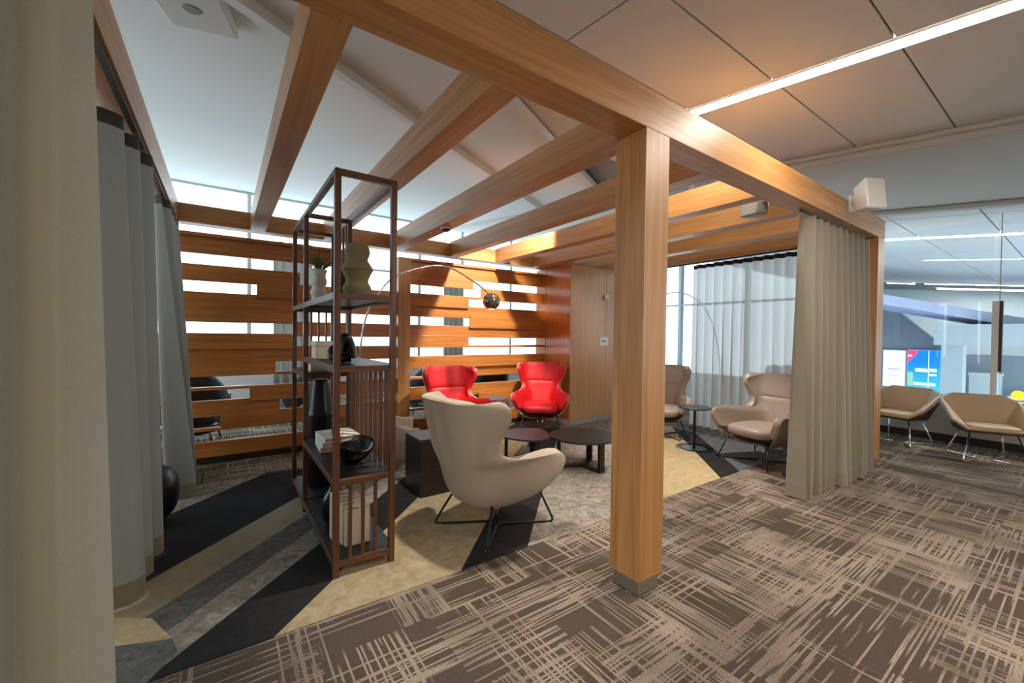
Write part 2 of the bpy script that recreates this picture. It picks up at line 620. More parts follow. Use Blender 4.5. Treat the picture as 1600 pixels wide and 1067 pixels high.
stripes = [(-9, -4.68, 'cp_grey'), (-4.68, -3.60, 'cp_black'), (-3.60, -3.16, 'cp_tan'), (-3.16, -2.86, 'cp_dark'),
           (-2.86, -2.585, 'cp_grey'), (-2.585, -2.09, 'cp_black'), (-2.09, -1.06, 'cp_sand'), (-1.06, -0.53, 'cp_black'),
           (-0.53, 0.62, 'cp_grey'), (0.62, 2.05, 'cp_gold'), (2.05, 2.45, 'cp_black'), (2.45, 9, 'cp_slate')]
for s0, s1, mt in stripes:
    poly = [(RX0, RY0), (RX1, RY0), (RX1, RY1), (RX0, RY1)]
    poly = clip_half(poly, 1, -1, s0)
    poly = clip_half(poly, -1, 1, -s1)
    if len(poly) >= 3:
        obj('carpet_piece', extrude_poly(bmesh.new(), poly, 0.0, 0.004), mt, floor)
# small wedges laid over the stripes
for poly, mt in (([(-0.60, 2.30), (-0.26, 2.30), (-0.17, 2.44), (-0.2, 2.56), (-0.60, 2.72)], 'cp_dark'),
                 ([(-0.60, 2.72), (-0.2, 2.56), (-0.30, 2.80), (-0.60, 3.02)], 'cp_gold'),
                 ([(0.55, 2.66), (0.92, 2.66), (1.17, 3.25), (0.24, 2.32), (1.24, 2.30), (2.0, 3.06), (1.24, 3.32)][0:2] + [(1.3, 3.35), (0.92, 3.01)], 'cp_gold'),
                 ([(2.55, 3.09), (3.4, 3.95), (3.35, 4.5), (2.9, 4.1)], 'cp_dark')):
    obj('carpet_piece', extrude_poly(bmesh.new(), poly, 0.0, 0.0055), mt, floor)

# sloped ceiling, rising towards the windows
SL = math.atan(0.12)
ceil_rot = (SL, 0, 0)
CY = 1 / math.cos(SL)
ceiling = struct(obj('ceiling', bx(-4.2, 5.1, -7 * CY, 10.3 * CY, 0.02, 0.12), 'grid', loc=(0, 0, 3.2), rot=ceil_rot))


def tile(x0, x1, y0, y1, par, z0=0.0, z1=0.02, name='ceiling_tile', mat='tile', g=0.006):
    return obj(name, bx(x0 + g, x1 - g, y0 * CY + g, y1 * CY - g, z0, z1, 0.003), mat, par)


xs = [(-4.1, -2.6), (-2.47, -1.05), (-1.05, 0.36), (0.36, 1.86), (1.86, 3.265), (3.395, 5.08)]
ys = [-4.6 + 0.667 * k for k in range(13)]
for x0, x1 in xs:
    for y0, y1 in zip(ys, ys[1:]):
        if x1 < 0 and y1 < -2: continue
        if x0 < 1 and y0 > 2.6: continue
        tile(x0, x1, y0, y1, ceiling)


# drywall ceiling over the seating area, bounded by the diagonal bulkhead
def ycut(x): return 3.05 + 0.567 * (x - 2.1)


poly = [(-4.2, ycut(-2) - 0.6), (-2, ycut(-2)), (5.08, ycut(5.08)), (5.08, 10.3), (-4.2, 10.3)]
obj('drywall_panel', extrude_poly(bmesh.new(), [(x, y * CY) for x, y in poly], -0.03, 0.018), 'drywall', ceiling)


def bar(p, q, w, z0, z1, name):
    p, q = Vector(p), Vector(q)
    d = (q - p).normalized(); n = Vector((-d.y, d.x)) * w / 2
    pts = [p - n, q - n, q + n, p + n]
    return obj(name, extrude_poly(bmesh.new(), [(a.x, a.y * CY) for a in pts], z0, z1), 'drywall', ceiling)


bar((-2, 0.74), (5.06, 4.68), 0.22, -0.10, -0.03, 'bulkhead_rib')
bar((-3, 1.05), (5.06, 6.2), 0.085, -0.10, -0.03, 'ceiling_rib')
# bulkhead on the right and ceiling beyond it
bulk = struct(obj('trim_1', bx(5.08, 7.7, -7 * CY, 10.3 * CY, -0.10, 0.12, 0.02), 'bulkhead', loc=(0, 0, 3.2), rot=ceil_rot))
obj('bulkhead_lip', bx(5.02, 5.16, -7 * CY, 10.3 * CY, -0.045, 0.0, 0.015), 'bulkhead', bulk)
obj('bulkhead_lip', bx(7.6, 7.78, -7 * CY, 10.3 * CY, -0.16, -0.1, 0.02), 'bulkhead', bulk)
ceil2 = struct(obj('ceiling_far', bx(7.7, 8.9, -7 * CY, 10.3 * CY, 0.02, 0.12), 'grid', loc=(0, 0, 3.2), rot=ceil_rot))
ceil2.name = 'ceiling'
ceil3 = struct(obj('ceiling', bx(8.9, 26.2, -7 * CY, 8.0 * CY, 0.02, 0.12), 'grid', loc=(0, 0, 3.2), rot=ceil_rot))
for x0, x1, y1m in ((7.8, 8.9, 10.0), (8.9, 10.70, 2.6), (10.90, 12.9, 3.2), (12.9, 15.2, 3.8), (15.2, 17.5, 4.6), (17.5, 19.6, 4.6), (19.6, 21.8, 4.6)):
    par = ceil2 if x1 <= 8.9 else ceil3
    y = -3.0
    while y < y1m - 0.5:
        tile(x0, x1, y, y + 1.0, par, g=0.012)
        y += 1.0

# ---- linear ceiling lights


def linear_light(x, w, y0, y1, label, mat='strip', z=-0.004):
    t = thing('linear_light', label, 'ceiling light', (0, 0, 3.2), 0)
    t.rotation_euler = ceil_rot
    obj('diffuser', bx(x - w / 2 + .008, x + w / 2 - .008, y0 * CY, y1 * CY, z, 0.012), mat, t)
    b = bmesh.new()
    box(b, x - w / 2, x - w / 2 + .008, y0 * CY, y1 * CY, z - .006, .012)
    box(b, x + w / 2 - .008, x + w / 2, y0 * CY, y1 * CY, z - .006, .012)
    obj('trim_rail', b, 'white', t)
    return t


linear_light(3.33, 0.125, -4.0, 2.6, 'long warm linear light recessed between tiles above the oak front beam')
linear_light(-2.535, 0.125, -4.0, 0.4, 'added long warm linear light, out of view, recessed in tiles beyond the drawn linen curtains')  # unseen strip, added to light the front beam and linen curtain
linear_light(10.8, 0.19, -3.0, 3.0, 'warm linear light recessed in the ceiling beyond the grey bulkhead', z=-0.01)
for xx, pieces in ((21.95, ((1.2, 3.9), (4.2, 5.0))), (24.6, ((1.2, 4.0),))):
    for y0, y1 in pieces:
        linear_light(xx, 0.26, y0, y1, {(21.95, 1.2): 'longer pale linear light in the concourse ceiling in line with a short one', (21.95, 4.2): 'shortest pale linear light in the concourse ceiling, above the grey screen wall', (24.6, 1.2): 'pale linear light at the far end of the concourse ceiling'}[(xx, y0)], 'strip_far', z=-0.02)

# ---- walls
struct(obj('wall_left', bx(-4.2, -4.0, -7, 2.4, 0, 4.6), 'wallpaint'))
struct(obj('wall_left', bx(-4.2, -4.0, 2.4, 10.2, 0, 0.62), 'drywall'))
struct(obj('wall_rear', bx(-4.2, 8.9, -7.1, -7.0, 0, 4.6), 'wallpaint'))

# window wall at the back
wb = struct(obj('wall_back', bx(-4.2, 8.8, 10.2, 10.4, 0, 0.62), 'drywall'))


def window(name, horiz, a0, a1, z0, z1, at, muls, rails, mw=0.07, depth=0.12):
    """horiz 'x': pane lies along x at y=at; 'y': along y at x=at"""
    def bb(p0, p1, q0, q1, d0, d1):
        return bx(p0, p1, at + d0, at + d1, q0, q1) if horiz == 'x' else bx(at + d0, at + d1, p0, p1, q0, q1)
    fr = struct(obj(name, bb(a0, a1, z0, z0 + mw, 0, depth), 'mullion'))
    obj('window_head', bb(a0, a1, z1 - mw, z1, 0, depth), 'mullion', fr)
    cuts = [a0] + muls + [a1]
    for m in cuts:
        obj('mullion', bb(m - mw / 2, m + mw / 2, z0 + mw, z1 - mw, 0, depth), 'mullion', fr)
    for r in rails:
        obj('transom', bb(a0 + mw / 2, a1 - mw / 2, r - mw / 3, r + mw / 3, 0.01, depth - .01), 'mullion', fr)
    zc = [z0 + mw] + rails + [z1 - mw]
    for p, q in zip(cuts, cuts[1:]):
        for u, v in zip(zc, zc[1:]):
            obj('pane', bb(p + mw / 2, q - mw / 2, u, v, 0.055, 0.061), 'glass', fr)
    return fr


window('window_1', 'x', -4.0, 8.75, 0.62, 4.42, 10.22, [-2.6, -1.1, 0.45, 2.4, 4.2, 5.45, 7.1], [3.05])
window('window_4', 'y', 2.4, 10.15, 0.62, 3.95, -4.14, [4.0, 5.5, 7.0, 8.5], [])
# facade on the right, seen past the oak panelled wall
struct(obj('wall_right', bx(8.8, 8.95, 2.6, 10.3, 0, 0.62), 'drywall'))
window('window_2', 'y', 2.7, 10.15, 0.62, 3.75, 8.82, [4.2, 5.72, 7.2, 8.7], [2.25])
struct(obj('wall_right', bx(8.8, 8.95, 2.6, 10.3, 3.75, 4.6), 'drywall'))
struct(obj('wall_right', bx(8.8, 8.95, 2.3, 2.7, 0, 4.0), 'drywall'))
# low parapet with glass above, looking onto the concourse
par = struct(obj('wall_parapet', bx(8.8, 8.95, -5, 2.3, 0, 0.64), 'wallpaint'))
obj('baseboard_strip', bx(8.785, 8.8, -5, 2.3, 0, 0.11), 'dark_metal', par)
obj('sill', bx(8.72, 8.98, -5, 2.3, 0.64, 0.675, 0.006), 'white', par)
w3 = struct(obj('window_3', bx(8.86, 8.90, -5, 2.3, 0.675, 0.70), 'mullion'))
for y0, y1 in ((-5, -2.2), (-2.2, 0.87), (0.87, 2.3)):
    obj('pane', bx(8.875, 8.885, y0 + .01, y1 - .01, 0.70, 3.2), 'glass', w3)
obj('mullion', bx(8.84, 8.92, 0.82, 0.885, 0.70, 2.06, 0.004), 'white', w3)
obj('end_cap', bx(8.86, 8.92, 0.785, 0.819, 1.07, 2.06, 0.004), 'brown_leather', w3)
obj('tie_rod', tube(bmesh.new(), [(8.88, 0.82, 2.06), (8.88, 0.82, 3.28)], 0.006, 6), 'steel_base', w3)

# oak panelled wall behind the seating
WX0, WX1, WY0, WY1, WZ = 4.73, 6.25, 5.05, 5.98, 2.68
pw = struct(obj('wall_panelled', bx(WX0 + .02, WX1, WY0 + .02, WY1, 0.0, WZ), 'dark_metal'))
for x0, x1 in ((WX0, 5.568), (5.572, WX1)):
    obj('veneer_panel', bx(x0 + .002, x1, WY0, WY0 + .02, 0.10, WZ, 0.002), 'panel_z', pw)
obj('veneer_panel', bx(WX0, WX0 + .02, WY0 + .022, 5.70, 0.10, WZ, 0.002), 'gloss_panel', pw)
obj('veneer_panel', bx(WX0 - .004, WX0 + .02, 5.705, WY1, 0.10, WZ, 0.002), 'gloss_panel', pw)
obj('skirting', bx(WX0 + .012, WX1, WY0 + .008, WY0 + .03, 0.0, 0.097), 'stone', pw)
obj('skirting', bx(WX0 + .008, WX0 + .03, WY0 + .03, WY1, 0.0, 0.097), 'stone', pw)

# ================================================================== PERGOLA
perg = thing('timber_pergola', 'honey oak timber pergola of posts and parallel ceiling beams round the seating', 'pergola', (2.05, 1.6, 0))
PO = Vector((2.05, 1.6, 0))


def pbox(name, mat, x0, x1, y0, y1, z0, z1, bev=0.003):
    return obj(name, bx(x0 - PO.x, x1 - PO.x, y0 - PO.y, y1 - PO.y, z0, z1, bev), mat, perg)


BZ0, BZ1 = 2.68, 2.90
pbox('beam', 'oak_x', -1.6, 6.40, 1.486, 1.676, BZ0, BZ1)
BEAMS = [(-0.55, -0.395), (0.26, 0.41), (1.04, 1.19), (1.93, 2.105), (2.825, 2.965), (3.635, 3.78), (4.39, 4.555), (5.21, 5.36), (6.05, 6.21)]
for x0, x1 in BEAMS:
    pbox('beam', 'oak_y', x0, x1, 1.677, 5.689, BZ0, BZ1)
pbox('beam', 'oak_x', -0.55, 6.21, 5.69, 5.86, BZ0, BZ1 - .02)
# main post with metal shoe
p = pbox('post', 'oak_z', 1.945, 2.162, 1.486, 1.703, 0.09, BZ0 - .001, 0.002)
obj('metal_shoe', bx(1.962 - PO.x, 2.145 - PO.x, 1.503 - PO.y, 1.686 - PO.y, 0, 0.089, 0.001), 'steel_base', p)
p = pbox('post', 'oak_z', 6.16, 6.40, 1.486, 1.703, 0.09, BZ0 - .001, 0.002)
obj('metal_shoe', bx(6.175 - PO.x, 6.385 - PO.x, 1.5 - PO.y, 1.69 - PO.y, 0, 0.089, 0.001), 'steel_base', p)
pbox('post', 'oak_z', -1.6, -1.4, 1.486, 1.676, 0.0, BZ0 - .001, 0.002)
# curtain tracks fixed under the beams
for nm, a in (('curtain_track', (4.30, 6.12, 1.57, 1.60, 2.66, 2.679)), ('curtain_track', (-1.38, -0.2, 1.57, 1.60, 2.66, 2.679)),
              ('curtain_track', (-0.44, -0.41, 1.75, 5.6, 2.66, 2.679)), ('curtain_track', (6.12, 6.15, 1.75, 5.0, 2.66, 2.679))):
    pbox(nm, 'track', *a, bev=0)

# ================================================================== SLAT SCREEN
scr = thing('slat_screen', 'long cedar screen of staggered horizontal slats with open gaps', 'screen', (2.12, 5.80, 0))
SO = Vector((2.12, 5.80, 0))
PITCH, SZ0 = 0.1540, 0.078
slat_cache = {}


def slat(x0, x1, k):
    L_ = round(x1 - x0, 3)
    if L_ not in slat_cache:
        b = bmesh.new()
        box(b, -L_ / 2, L_ / 2, -0.019, 0.019, -0.016, PITCH + 0.016, 0.005)
        o = obj('slat', b, 'slat', scr)
        slat_cache[L_] = o.data
    else:
        o = mesh_obj('slat', slat_cache[L_], None, scr)
    o.location = ((x0 + x1) / 2 - SO.x, 0.021 if k % 2 else -0.021, SZ0 + k * PITCH)


XL0, XL1, XR0, XR1 = -0.60, 2.03, 2.21, 4.72
full = lambda a, b: [(a, b)]
left_rows = {15: [(XL0, 1.5)], 14: [], 12: [(0.33, XL1)], 9: [(0.75, XL1)], 6: [(XL0, 0.53)], 5: [], 4: [(0.26, XL1)], 3: [(XL0, 0.58)],
             2: [(-0.02, XL1)], 1: [(XL0, -0.55), (1.0, XL1)], 13: [(XL0, 0.80)], 10: [(XL0, 0.75)], 8: [(XL0, 0.75)]}
right_rows = {14: [(XR0, 3.27)], 13: [(3.45, XR1)], 12: [(XR0, 3.20)], 10: [(3.22, XR1)], 8: [(XR0, 3.20)], 7: [], 5: [(3.25, XR1)],
              4: [(4.40, XR1)], 2: [(3.4, XR1)], 1: [(4.3, XR1)]}
for k in range(16):
    for a, b in left_rows.get(k, [(XL0, XL1)]):
        slat(a + .001, b - .001, k)
    for a, b in right_rows.get(k, [(XR0, XR1)]):
        slat(a + .001, b - .001, k)
# posts of the screen, in front of and behind the slats
obj('screen_post', bx(XL1 - SO.x, XR0 - SO.x, -0.10, 0.10, 0, 2.585, 0.003), 'oak_z', scr)
obj('screen_post', bx(-0.78 - SO.x, XL0 - SO.x, -0.10, 0.10, 0, 2.585, 0.003), 'oak_z', scr)
for a_, b_ in ((XL0, 1.5), (XR0, XR1)):
    obj('cap_rail', bx(a_ + .002 - SO.x, b_ - .002 - SO.x, -0.04, 0.04, SZ0 + 16 * PITCH + .017, SZ0 + 16 * PITCH + .055, 0.003), 'slat', scr)
# thin rails where two neighbouring rows are both open
for a_, b_, k in ((3.20, XR1, 8), (XR0, 3.25, 5), (3.20, 3.45, 13), (XR0, 3.40, 2), (XL0, 0.26, 5), (XL0, -0.02, 2), (0.53, XL1, 6)):
    obj('thin_rail', bx(a_ + .002 - SO.x, b_ - .002 - SO.x, -0.035, 0.035, SZ0 + k * PITCH - .018, SZ0 + k * PITCH + .018, 0.003), 'slat', scr)
obj('screen_foot', bx(XL0 - SO.x, XL1 - SO.x, -0.05, 0.05, 0.0, 0.075), 'dark_metal', scr)
obj('screen_foot', bx(XR0 - SO.x, XR1 - SO.x, -0.05, 0.05, 0.0, 0.075), 'dark_metal', scr)

# ================================================================== CURTAINS


def curtain(name, label, p0, p1, z0, z1, folds, amp, mats, seed=0, flare=1.3, sway=(0, 0), header=0.075, hem=0.12, hooks=True, q0=None, q1=None, soft=0.0, phase=0.0):
    """hanging cloth from p0-p1 at the top to q0-q1 at the hem (plan coordinates)"""
    rnd = random.Random(seed)
    cloth, band, hemm = mats
    P0, P1 = Vector(p0), Vector(p1)
    Q0, Q1 = Vector(q0 or p0), Vector(q1 or p1)
    o = thing(name, label, 'curtain', (P0.x, P0.y, 0))
    d = (P1 - P0).normalized(); n = Vector((-d.y, d.x))
    phs = [rnd.uniform(-0.5, 0.5) for _ in range(folds + 2)]
    ams = [rnd.uniform(0.65, 1.25) for _ in range(folds + 2)]

    def fn(z0_, z1_):
        def f(u, v):
            z = z0_ + (z1_ - z0_) * v
            h = (z1 - z) / (z1 - z0)            # 0 top, 1 hem
            s = u * folds
            k = int(min(s, folds - 1e-6)); t = s - k
            a = amp * ((1 - h) * 0.75 + h * flare * (ams[k] * (1 - t) + ams[k + 1] * t))
            ph = h * (phs[k] * (1 - t) + phs[k + 1] * t)
            w = math.sin(2 * math.pi * (s + ph * 0.5 + phase))
            w = math.copysign(abs(w) ** (0.75 + soft), w)
            base = (P0.lerp(P1, u)) * (1 - h) + (Q0.lerp(Q1, u)) * h
            base = base + n * w * a + d * math.sin(4 * math.pi * s + 1.3) * a * 0.18 * h
            base = base + Vector(sway) * math.sin(h * math.pi) 
            return (base.x - P0.x, base.y - P0.y, z)
        return f
    nu = folds * 14
    for nm, a, b, mt, nv in (('cloth', z0 + hem, z1 - header, cloth, 14), ('header_band', z1 - header, z1, band, 2), ('hem', z0, z0 + hem, hemm, 2)):
        bm = bmesh.new()
        grid(bm, fn(a, b), nu, nv)
        c = obj(nm, bm, mt, o, smooth=True)
    if hooks:
        f = fn(z1 - header, z1)
        for k in range(folds):
            x, y, z = f((k + 0.25) / folds, 1)
            obj('hook', bx(x - .009, x + .009, y - .009, y + .009, z1, z1 + .009), 'white', o)
    return o


LIN = ('curtain', 'curtain', 'curtain_hem')
curtain('curtain', 'beige linen curtain bunched beside the oak end post and wall-mounted speaker', (4.36, 1.585), (6.06, 1.585), 0.015, 2.638, 10, 0.07, LIN, 3, 1.35,
        q0=(4.36, 1.60), q1=(5.98, 1.50))
curtain('curtain', 'tall beige linen curtain with broad soft folds hanging from the front beam', (-1.30, 1.585), (-0.295, 1.585), 0.015, 2.638, 5, 0.075, LIN, 5, 1.0,
        q0=(-1.30, 1.60), q1=(-0.26, 1.585), soft=0.25)
MT['curtain_hem_dark'] = fabric('curtain_hem_dark', lin(128, 116, 94), 0.08)
GRY = ('curtain_grey', 'curtain_band', 'curtain_hem_dark')
curtain('curtain', 'grey linen curtain with dark header band beside the black leather pouf', (-0.52, 2.92), (-0.43, 3.78), 0.015, 2.65, 3, 0.085, GRY, 11, 1.1,
        q0=(-0.44, 2.92), q1=(-0.41, 3.8), phase=0.25)
curtain('curtain', 'grey linen curtain with dark header band ending near the slat screen', (-0.43, 4.58), (-0.43, 5.55), 0.015, 2.65, 4, 0.07, GRY, 14, 1.6,
        q0=(-0.30, 4.62), q1=(-0.33, 5.55))
curtain('curtain', 'sheer white curtain backlit by daylight behind the taupe leather armchairs', (6.135, 3.74), (6.135, 1.95), 0.02, 2.64, 13, 0.05,
        ('sheer', 'sheer_band', 'sheer_hem'), 21, 1.5, header=0.06, hem=0.09)
# curtains by the far windows, seen through the gaps of the screen
curtain('curtain', 'pale grey curtain by the window glimpsed through screen gaps behind the tall bookcase', (0.86, 9.95), (1.6, 9.95), 0.02, 3.4, 4, 0.05, ('curtain_grey',) * 3, 31, hooks=False)
curtain('curtain', 'pale grey curtain by the window glimpsed through screen gaps behind the arc lamp', (4.75, 9.95), (5.35, 9.95), 0.02, 3.4, 4, 0.05, ('curtain_grey',) * 3, 32, hooks=False)

# ================================================================== WING ARMCHAIRS
#          z     back   half-w  front   rise(front) flare(front)
ROWS = [(0.200, -0.02, 0.015, 0.0, 0.0, 0.0),
        (0.202, -0.10, 0.10, 0.06, 0.0, 0.0),
        (0.215, -0.20, 0.185, 0.14, 0.01, 0.01),
        (0.255, -0.29, 0.245, 0.23, 0.03, 0.03),
        (0.33, -0.35, 0.285, 0.31, 0.05, 0.07),
        (0.41, -0.385, 0.305, 0.345, 0.06, 0.10),
        (0.48, -0.405, 0.312, 0.345, 0.07, 0.115),
        (0.533, -0.42, 0.314, 0.28, 0.075, 0.11),
        (0.57, -0.43, 0.314, 0.11, 0.04, 0.08),
        (0.607, -0.44, 0.312, -0.09, 0.0, 0.03),
        (0.649, -0.45, 0.312, -0.21, 0.0, -0.005),
        (0.714, -0.465, 0.320, -0.255, 0.0, -0.01),
        (0.788, -0.48, 0.338, -0.245, 0.0, 0.0),
        (0.863, -0.495, 0.358, -0.225, 0.0, 0.012),
        (0.928, -0.51, 0.370, -0.215, 0.0, 0.018),
        (0.984, -0.52, 0.372, -0.225, 0.0, 0.016),
        (1.021, -0.53, 0.364, -0.255, 0.0, 0.006),
        (1.039, -0.535, 0.345, -0.31, 0.0, 0.0)]


def interp_rows(n):
    # smooth resampling of the row table
    out = []
    m = len(ROWS) - 1
    for i in range(n + 1):
        s = i / n * m
        k = min(int(s), m - 1); t = s - k
        r = []
        for c in range(6):
            p0 = ROWS[max(k - 1, 0)][c]; p1 = ROWS[k][c]; p2 = ROWS[k + 1][c]; p3 = ROWS[min(k + 2, m)][c]
            r.append(0.5 * (2 * p1 + (p2 - p0) * t + (2 * p0 - 5 * p1 + 4 * p2 - p3) * t * t + (3 * p1 - p0 - 3 * p2 + p3) * t ** 3))
        out.append(r)
    return out


def shell_mesh(inset, n_rows, n_cols, start=0, pleats=False, close_bottom=True, lip=0.0):
    bm = bmesh.new()
    rows = interp_rows(n_rows)[start:]
    vs = []
    for (z, b, w, e, rise, fla) in rows:
        line = []
        for j in range(n_cols + 1):
            t = -1 + 2 * j / n_cols
            a = abs(t) ** 1.5 * math.pi / 2
            f = (1 - math.cos(a)) ** 1.35
            g = math.sin(a) ** 0.66
            x = (b + inset) + (e + lip - b - inset) * f
            y = math.copysign((w - inset) * g + fla * f * f, t)
            zz = z + rise * f ** 2 + (lip if z > 1.03 else 0)
            if pleats:
                y0 = y
                win = math.exp(-(y0 / 0.095) ** 4)
                if z > 0.735:
                    win *= min(1, (z - 0.735) / 0.04) * max(0.0, min(1, (1.03 - z) / 0.05))
                else:
                    win *= max(0, min(1, (z - 0.50) / 0.05)) * max(0, min(1, (0.735 - z) / 0.03))
                x -= min(1.0, win * 1.4) * 0.019 * math.exp(-(((y0 / 0.034 + 0.5) % 1.0 - 0.5) * 0.034 / 0.0055) ** 2)
                # roll between the two cushions
                x += 0.020 * (1 - f) * (1 - math.exp(-((z - 0.735) / 0.022) ** 2))
            line.append(bm.verts.new((x, y, zz)))
        vs.append(line)
    for r0, r1 in zip(vs, vs[1:]):
        for j in range(n_cols):
            bm.faces.new((r0[j], r0[j + 1], r1[j + 1], r1[j]))
    if close_bottom:
        bm.faces.new(vs[0][::-1])
    return bm


def cushion(bm, cx, cy, cz, hx, hy, hz, e1=0.45, e2=0.5, nu=32, nv=14, crown=0.0):
    def sg(v, p): return math.copysign(abs(v) ** p, v)
    rings = []
    for j in range(1, nv):
        ph = -math.pi / 2 + math.pi * j / nv
        ring = []
        for i in range(nu):
            th = 2 * math.pi * i / nu
            x = hx * sg(math.cos(ph), e1) * sg(math.cos(th), e2)
            y = hy * sg(math.cos(ph), e1) * sg(math.sin(th), e2)
            z = hz * sg(math.sin(ph), e1 * 1.6)
            z += crown * (1 - (x / hx) ** 2) * (1 - (y / hy) ** 2) * (z > 0)
            ring.append(bm.verts.new((cx + x, cy + y, cz + z)))
        rings.append(ring)
    for a, b in zip(rings, rings[1:]):
        for i in range(nu):
            bm.faces.new((a[i], a[(i + 1) % nu], b[(i + 1) % nu], b[i]))
    bm.faces.new(rings[0][::-1]); bm.faces.new(rings[-1])
    return bm


_chair_mesh = {}


def wing_chair(label, loc, deg, outer, inner, pleats, legs, group=None):
    t = thing('wing_armchair', label, 'armchair', (loc[0], loc[1], 0), R(deg), group)
    key = (outer, inner, pleats, legs)
    if key not in _chair_mesh:
        two = outer != inner
        o = obj('shell', shell_mesh(0.0, 52, 44, lip=-0.02 if two else -0.003), outer, t, smooth=True, recalc=False)
        add_mod(o, 'SOLIDIFY', thickness=0.012, offset=-1)
        i = obj('upholstery', shell_mesh(0.003, 52 if not pleats else 104, 44 if not pleats else 220, start=12 if not pleats else 24, pleats=pleats, close_bottom=False), inner, t, smooth=True, recalc=False)
        add_mod(i, 'SOLIDIFY', thickness=0.048, offset=1)
        add_mod(i, 'BEVEL', width=0.016, segments=3, limit_method='ANGLE', angle_limit=R(50))
        s = obj('seat_cushion', cushion(bmesh.new(), 0.025, 0, 0.378, 0.325, 0.278, 0.068, 0.4, 0.55, crown=0.02), inner, t, smooth=True)
        parts = [o, i, s]
        if not pleats:
            for tt in (-0.46, 0.5):
                rows_ = interp_rows(52)[4:]
                pts = []
                for (z, b_, w_, e_, ri, fl_) in rows_:
                    a_ = abs(tt) * math.pi / 2; f_ = (1 - math.cos(a_)) ** 1.35; g_ = math.sin(a_) ** 0.66
                    v = Vector((b_ + (e_ - b_) * f_, math.copysign(w_ * g_ + fl_ * f_ * f_, tt), 0))
                    v += Vector((v.x - 0.0, v.y, 0)).normalized() * 0.0115
                    pts.append((v.x, v.y, z + ri * f_ ** 2))
                parts.append(obj('seam', tube(bmesh.new(), pts, 0.0022, 6), outer, t, smooth=True))
        for sg in (-1, 1):
            pts = [(0.24, sg * 0.245, 0.30), (0.36, sg * 0.315, 0.011), (0.0, sg * 0.035, 0.011), (-0.36, sg * 0.315, 0.011), (-0.23, sg * 0.22, 0.27)]
            parts.append(obj('sled_leg', tube(bmesh.new(), fillet(pts, 0.045), 0.009, 8), legs, t, smooth=True))
        for sg in (-1, 1):
            parts.append(obj('support_strut', tube(bmesh.new(), [(0, sg * 0.035, 0.012), (0, sg * 0.045, 0.215)], 0.008, 8), 'chrome', t, smooth=True))
        for sx in (-1, 1):
            for sg in (-1, 1):
                parts.append(obj('glide', bx(sx * 0.325 - .012, sx * 0.325 + .012, sg * 0.283 - .012, sg * 0.283 + .012, 0.0, 0.008), 'white', t))
        _chair_mesh[key] = parts
    else:
        for p in _chair_mesh[key]:
            c = p.copy(); C.objects.link(c); c.parent = t
    return t


wing_chair('beige wool wing armchair with its smooth back turned, beside black speckled cube', (1.77, 2.738), 10, 'beige_fabric', 'beige_fabric', False, 'black_metal')
wing_chair('red leather wing armchair between the screen post and a small round side table', (2.57, 4.93), 264, 'beige_fabric', 'red_leather', True, 'black_metal')
wing_chair('red leather wing armchair beside the glossy veneer panel', (4.11, 5.06), 230, 'beige_fabric', 'red_leather', True, 'black_metal')
wing_chair('taupe leather wing armchair in front of the sheer curtain, beside the linen curtain', (5.38, 2.36), 170, 'taupe_leather', 'taupe_leather', True, 'black_metal')
wing_chair('taupe leather wing armchair at the far side of the pedestal table, near the veneer wall', (5.54, 3.87), 208, 'taupe_leather', 'taupe_leather', True, 'black_metal')
# one more beyond the sheer curtain
wing_chair('taupe leather wing armchair seen dimly through the sheer curtain', (7.3, 3.0), 160, 'taupe_leather', 'taupe_leather', True, 'black_metal')


def tub_mesh(w, d, hb, ha):
    """low rounded tub: back height hb, arm height ha"""
    bm = bmesh.new()
    nc, nr = 36, 10

    def f(u, v):
        t = -1 + 2 * u
        a = abs(t) * math.pi / 2
        ff = 1 - math.cos(a)
        top = hb + (ha - hb) * min(1, ff * 1.25) ** 1.5
        z = 0.13 + (top - 0.13) * v
        k = 0.80 + 0.20 * min(1, v * 1.6)
        x = k * (-d / 2 + d * ff)
        y = k * math.copysign(w / 2 * math.sin(a) ** 0.7, t)
        return (x - 0.03 * v * (1 - ff), y, z)
    grid(bm, f, nc, nr)
    return bm


def tub_chair(label, loc, deg, mat, leg='black_metal', hb=0.62, ha=0.46, w=0.74, d=0.68, group=None, name='tub_armchair'):
    t = thing(name, label, 'armchair', (loc[0], loc[1], 0), R(deg), group)
    o = obj('shell', tub_mesh(w, d, hb, ha), mat, t, smooth=True)
    add_mod(o, 'SOLIDIFY', thickness=0.09, offset=-1)
    add_mod(o, 'BEVEL', width=0.02, segments=3, limit_method='ANGLE')
    obj('seat_cushion', cushion(bmesh.new(), 0.03, 0, 0.335, d / 2 - .05, w / 2 - .09, 0.075, 0.4, 0.5, crown=0.02), mat, t, smooth=True)
    obj('seat_base', cushion(bmesh.new(), 0.0, 0, 0.23, d / 2 - .08, w / 2 - .09, 0.05, 0.4, 0.5), mat, t, smooth=True)
    for sx in (-1, 1):
        for sy in (-1, 1):
            obj('leg', tube(bmesh.new(), [(sx * d * .3, sy * w * .3, 0.2), (sx * d * .36, sy * w * .36, 0.0)], 0.012, 8), leg, t, smooth=True)
    return t


tub_chair('low beige wool tub armchair behind the black speckled cube', (1.50, 4.60), -15, 'beige_fabric', hb=0.66, ha=0.48, w=0.74)
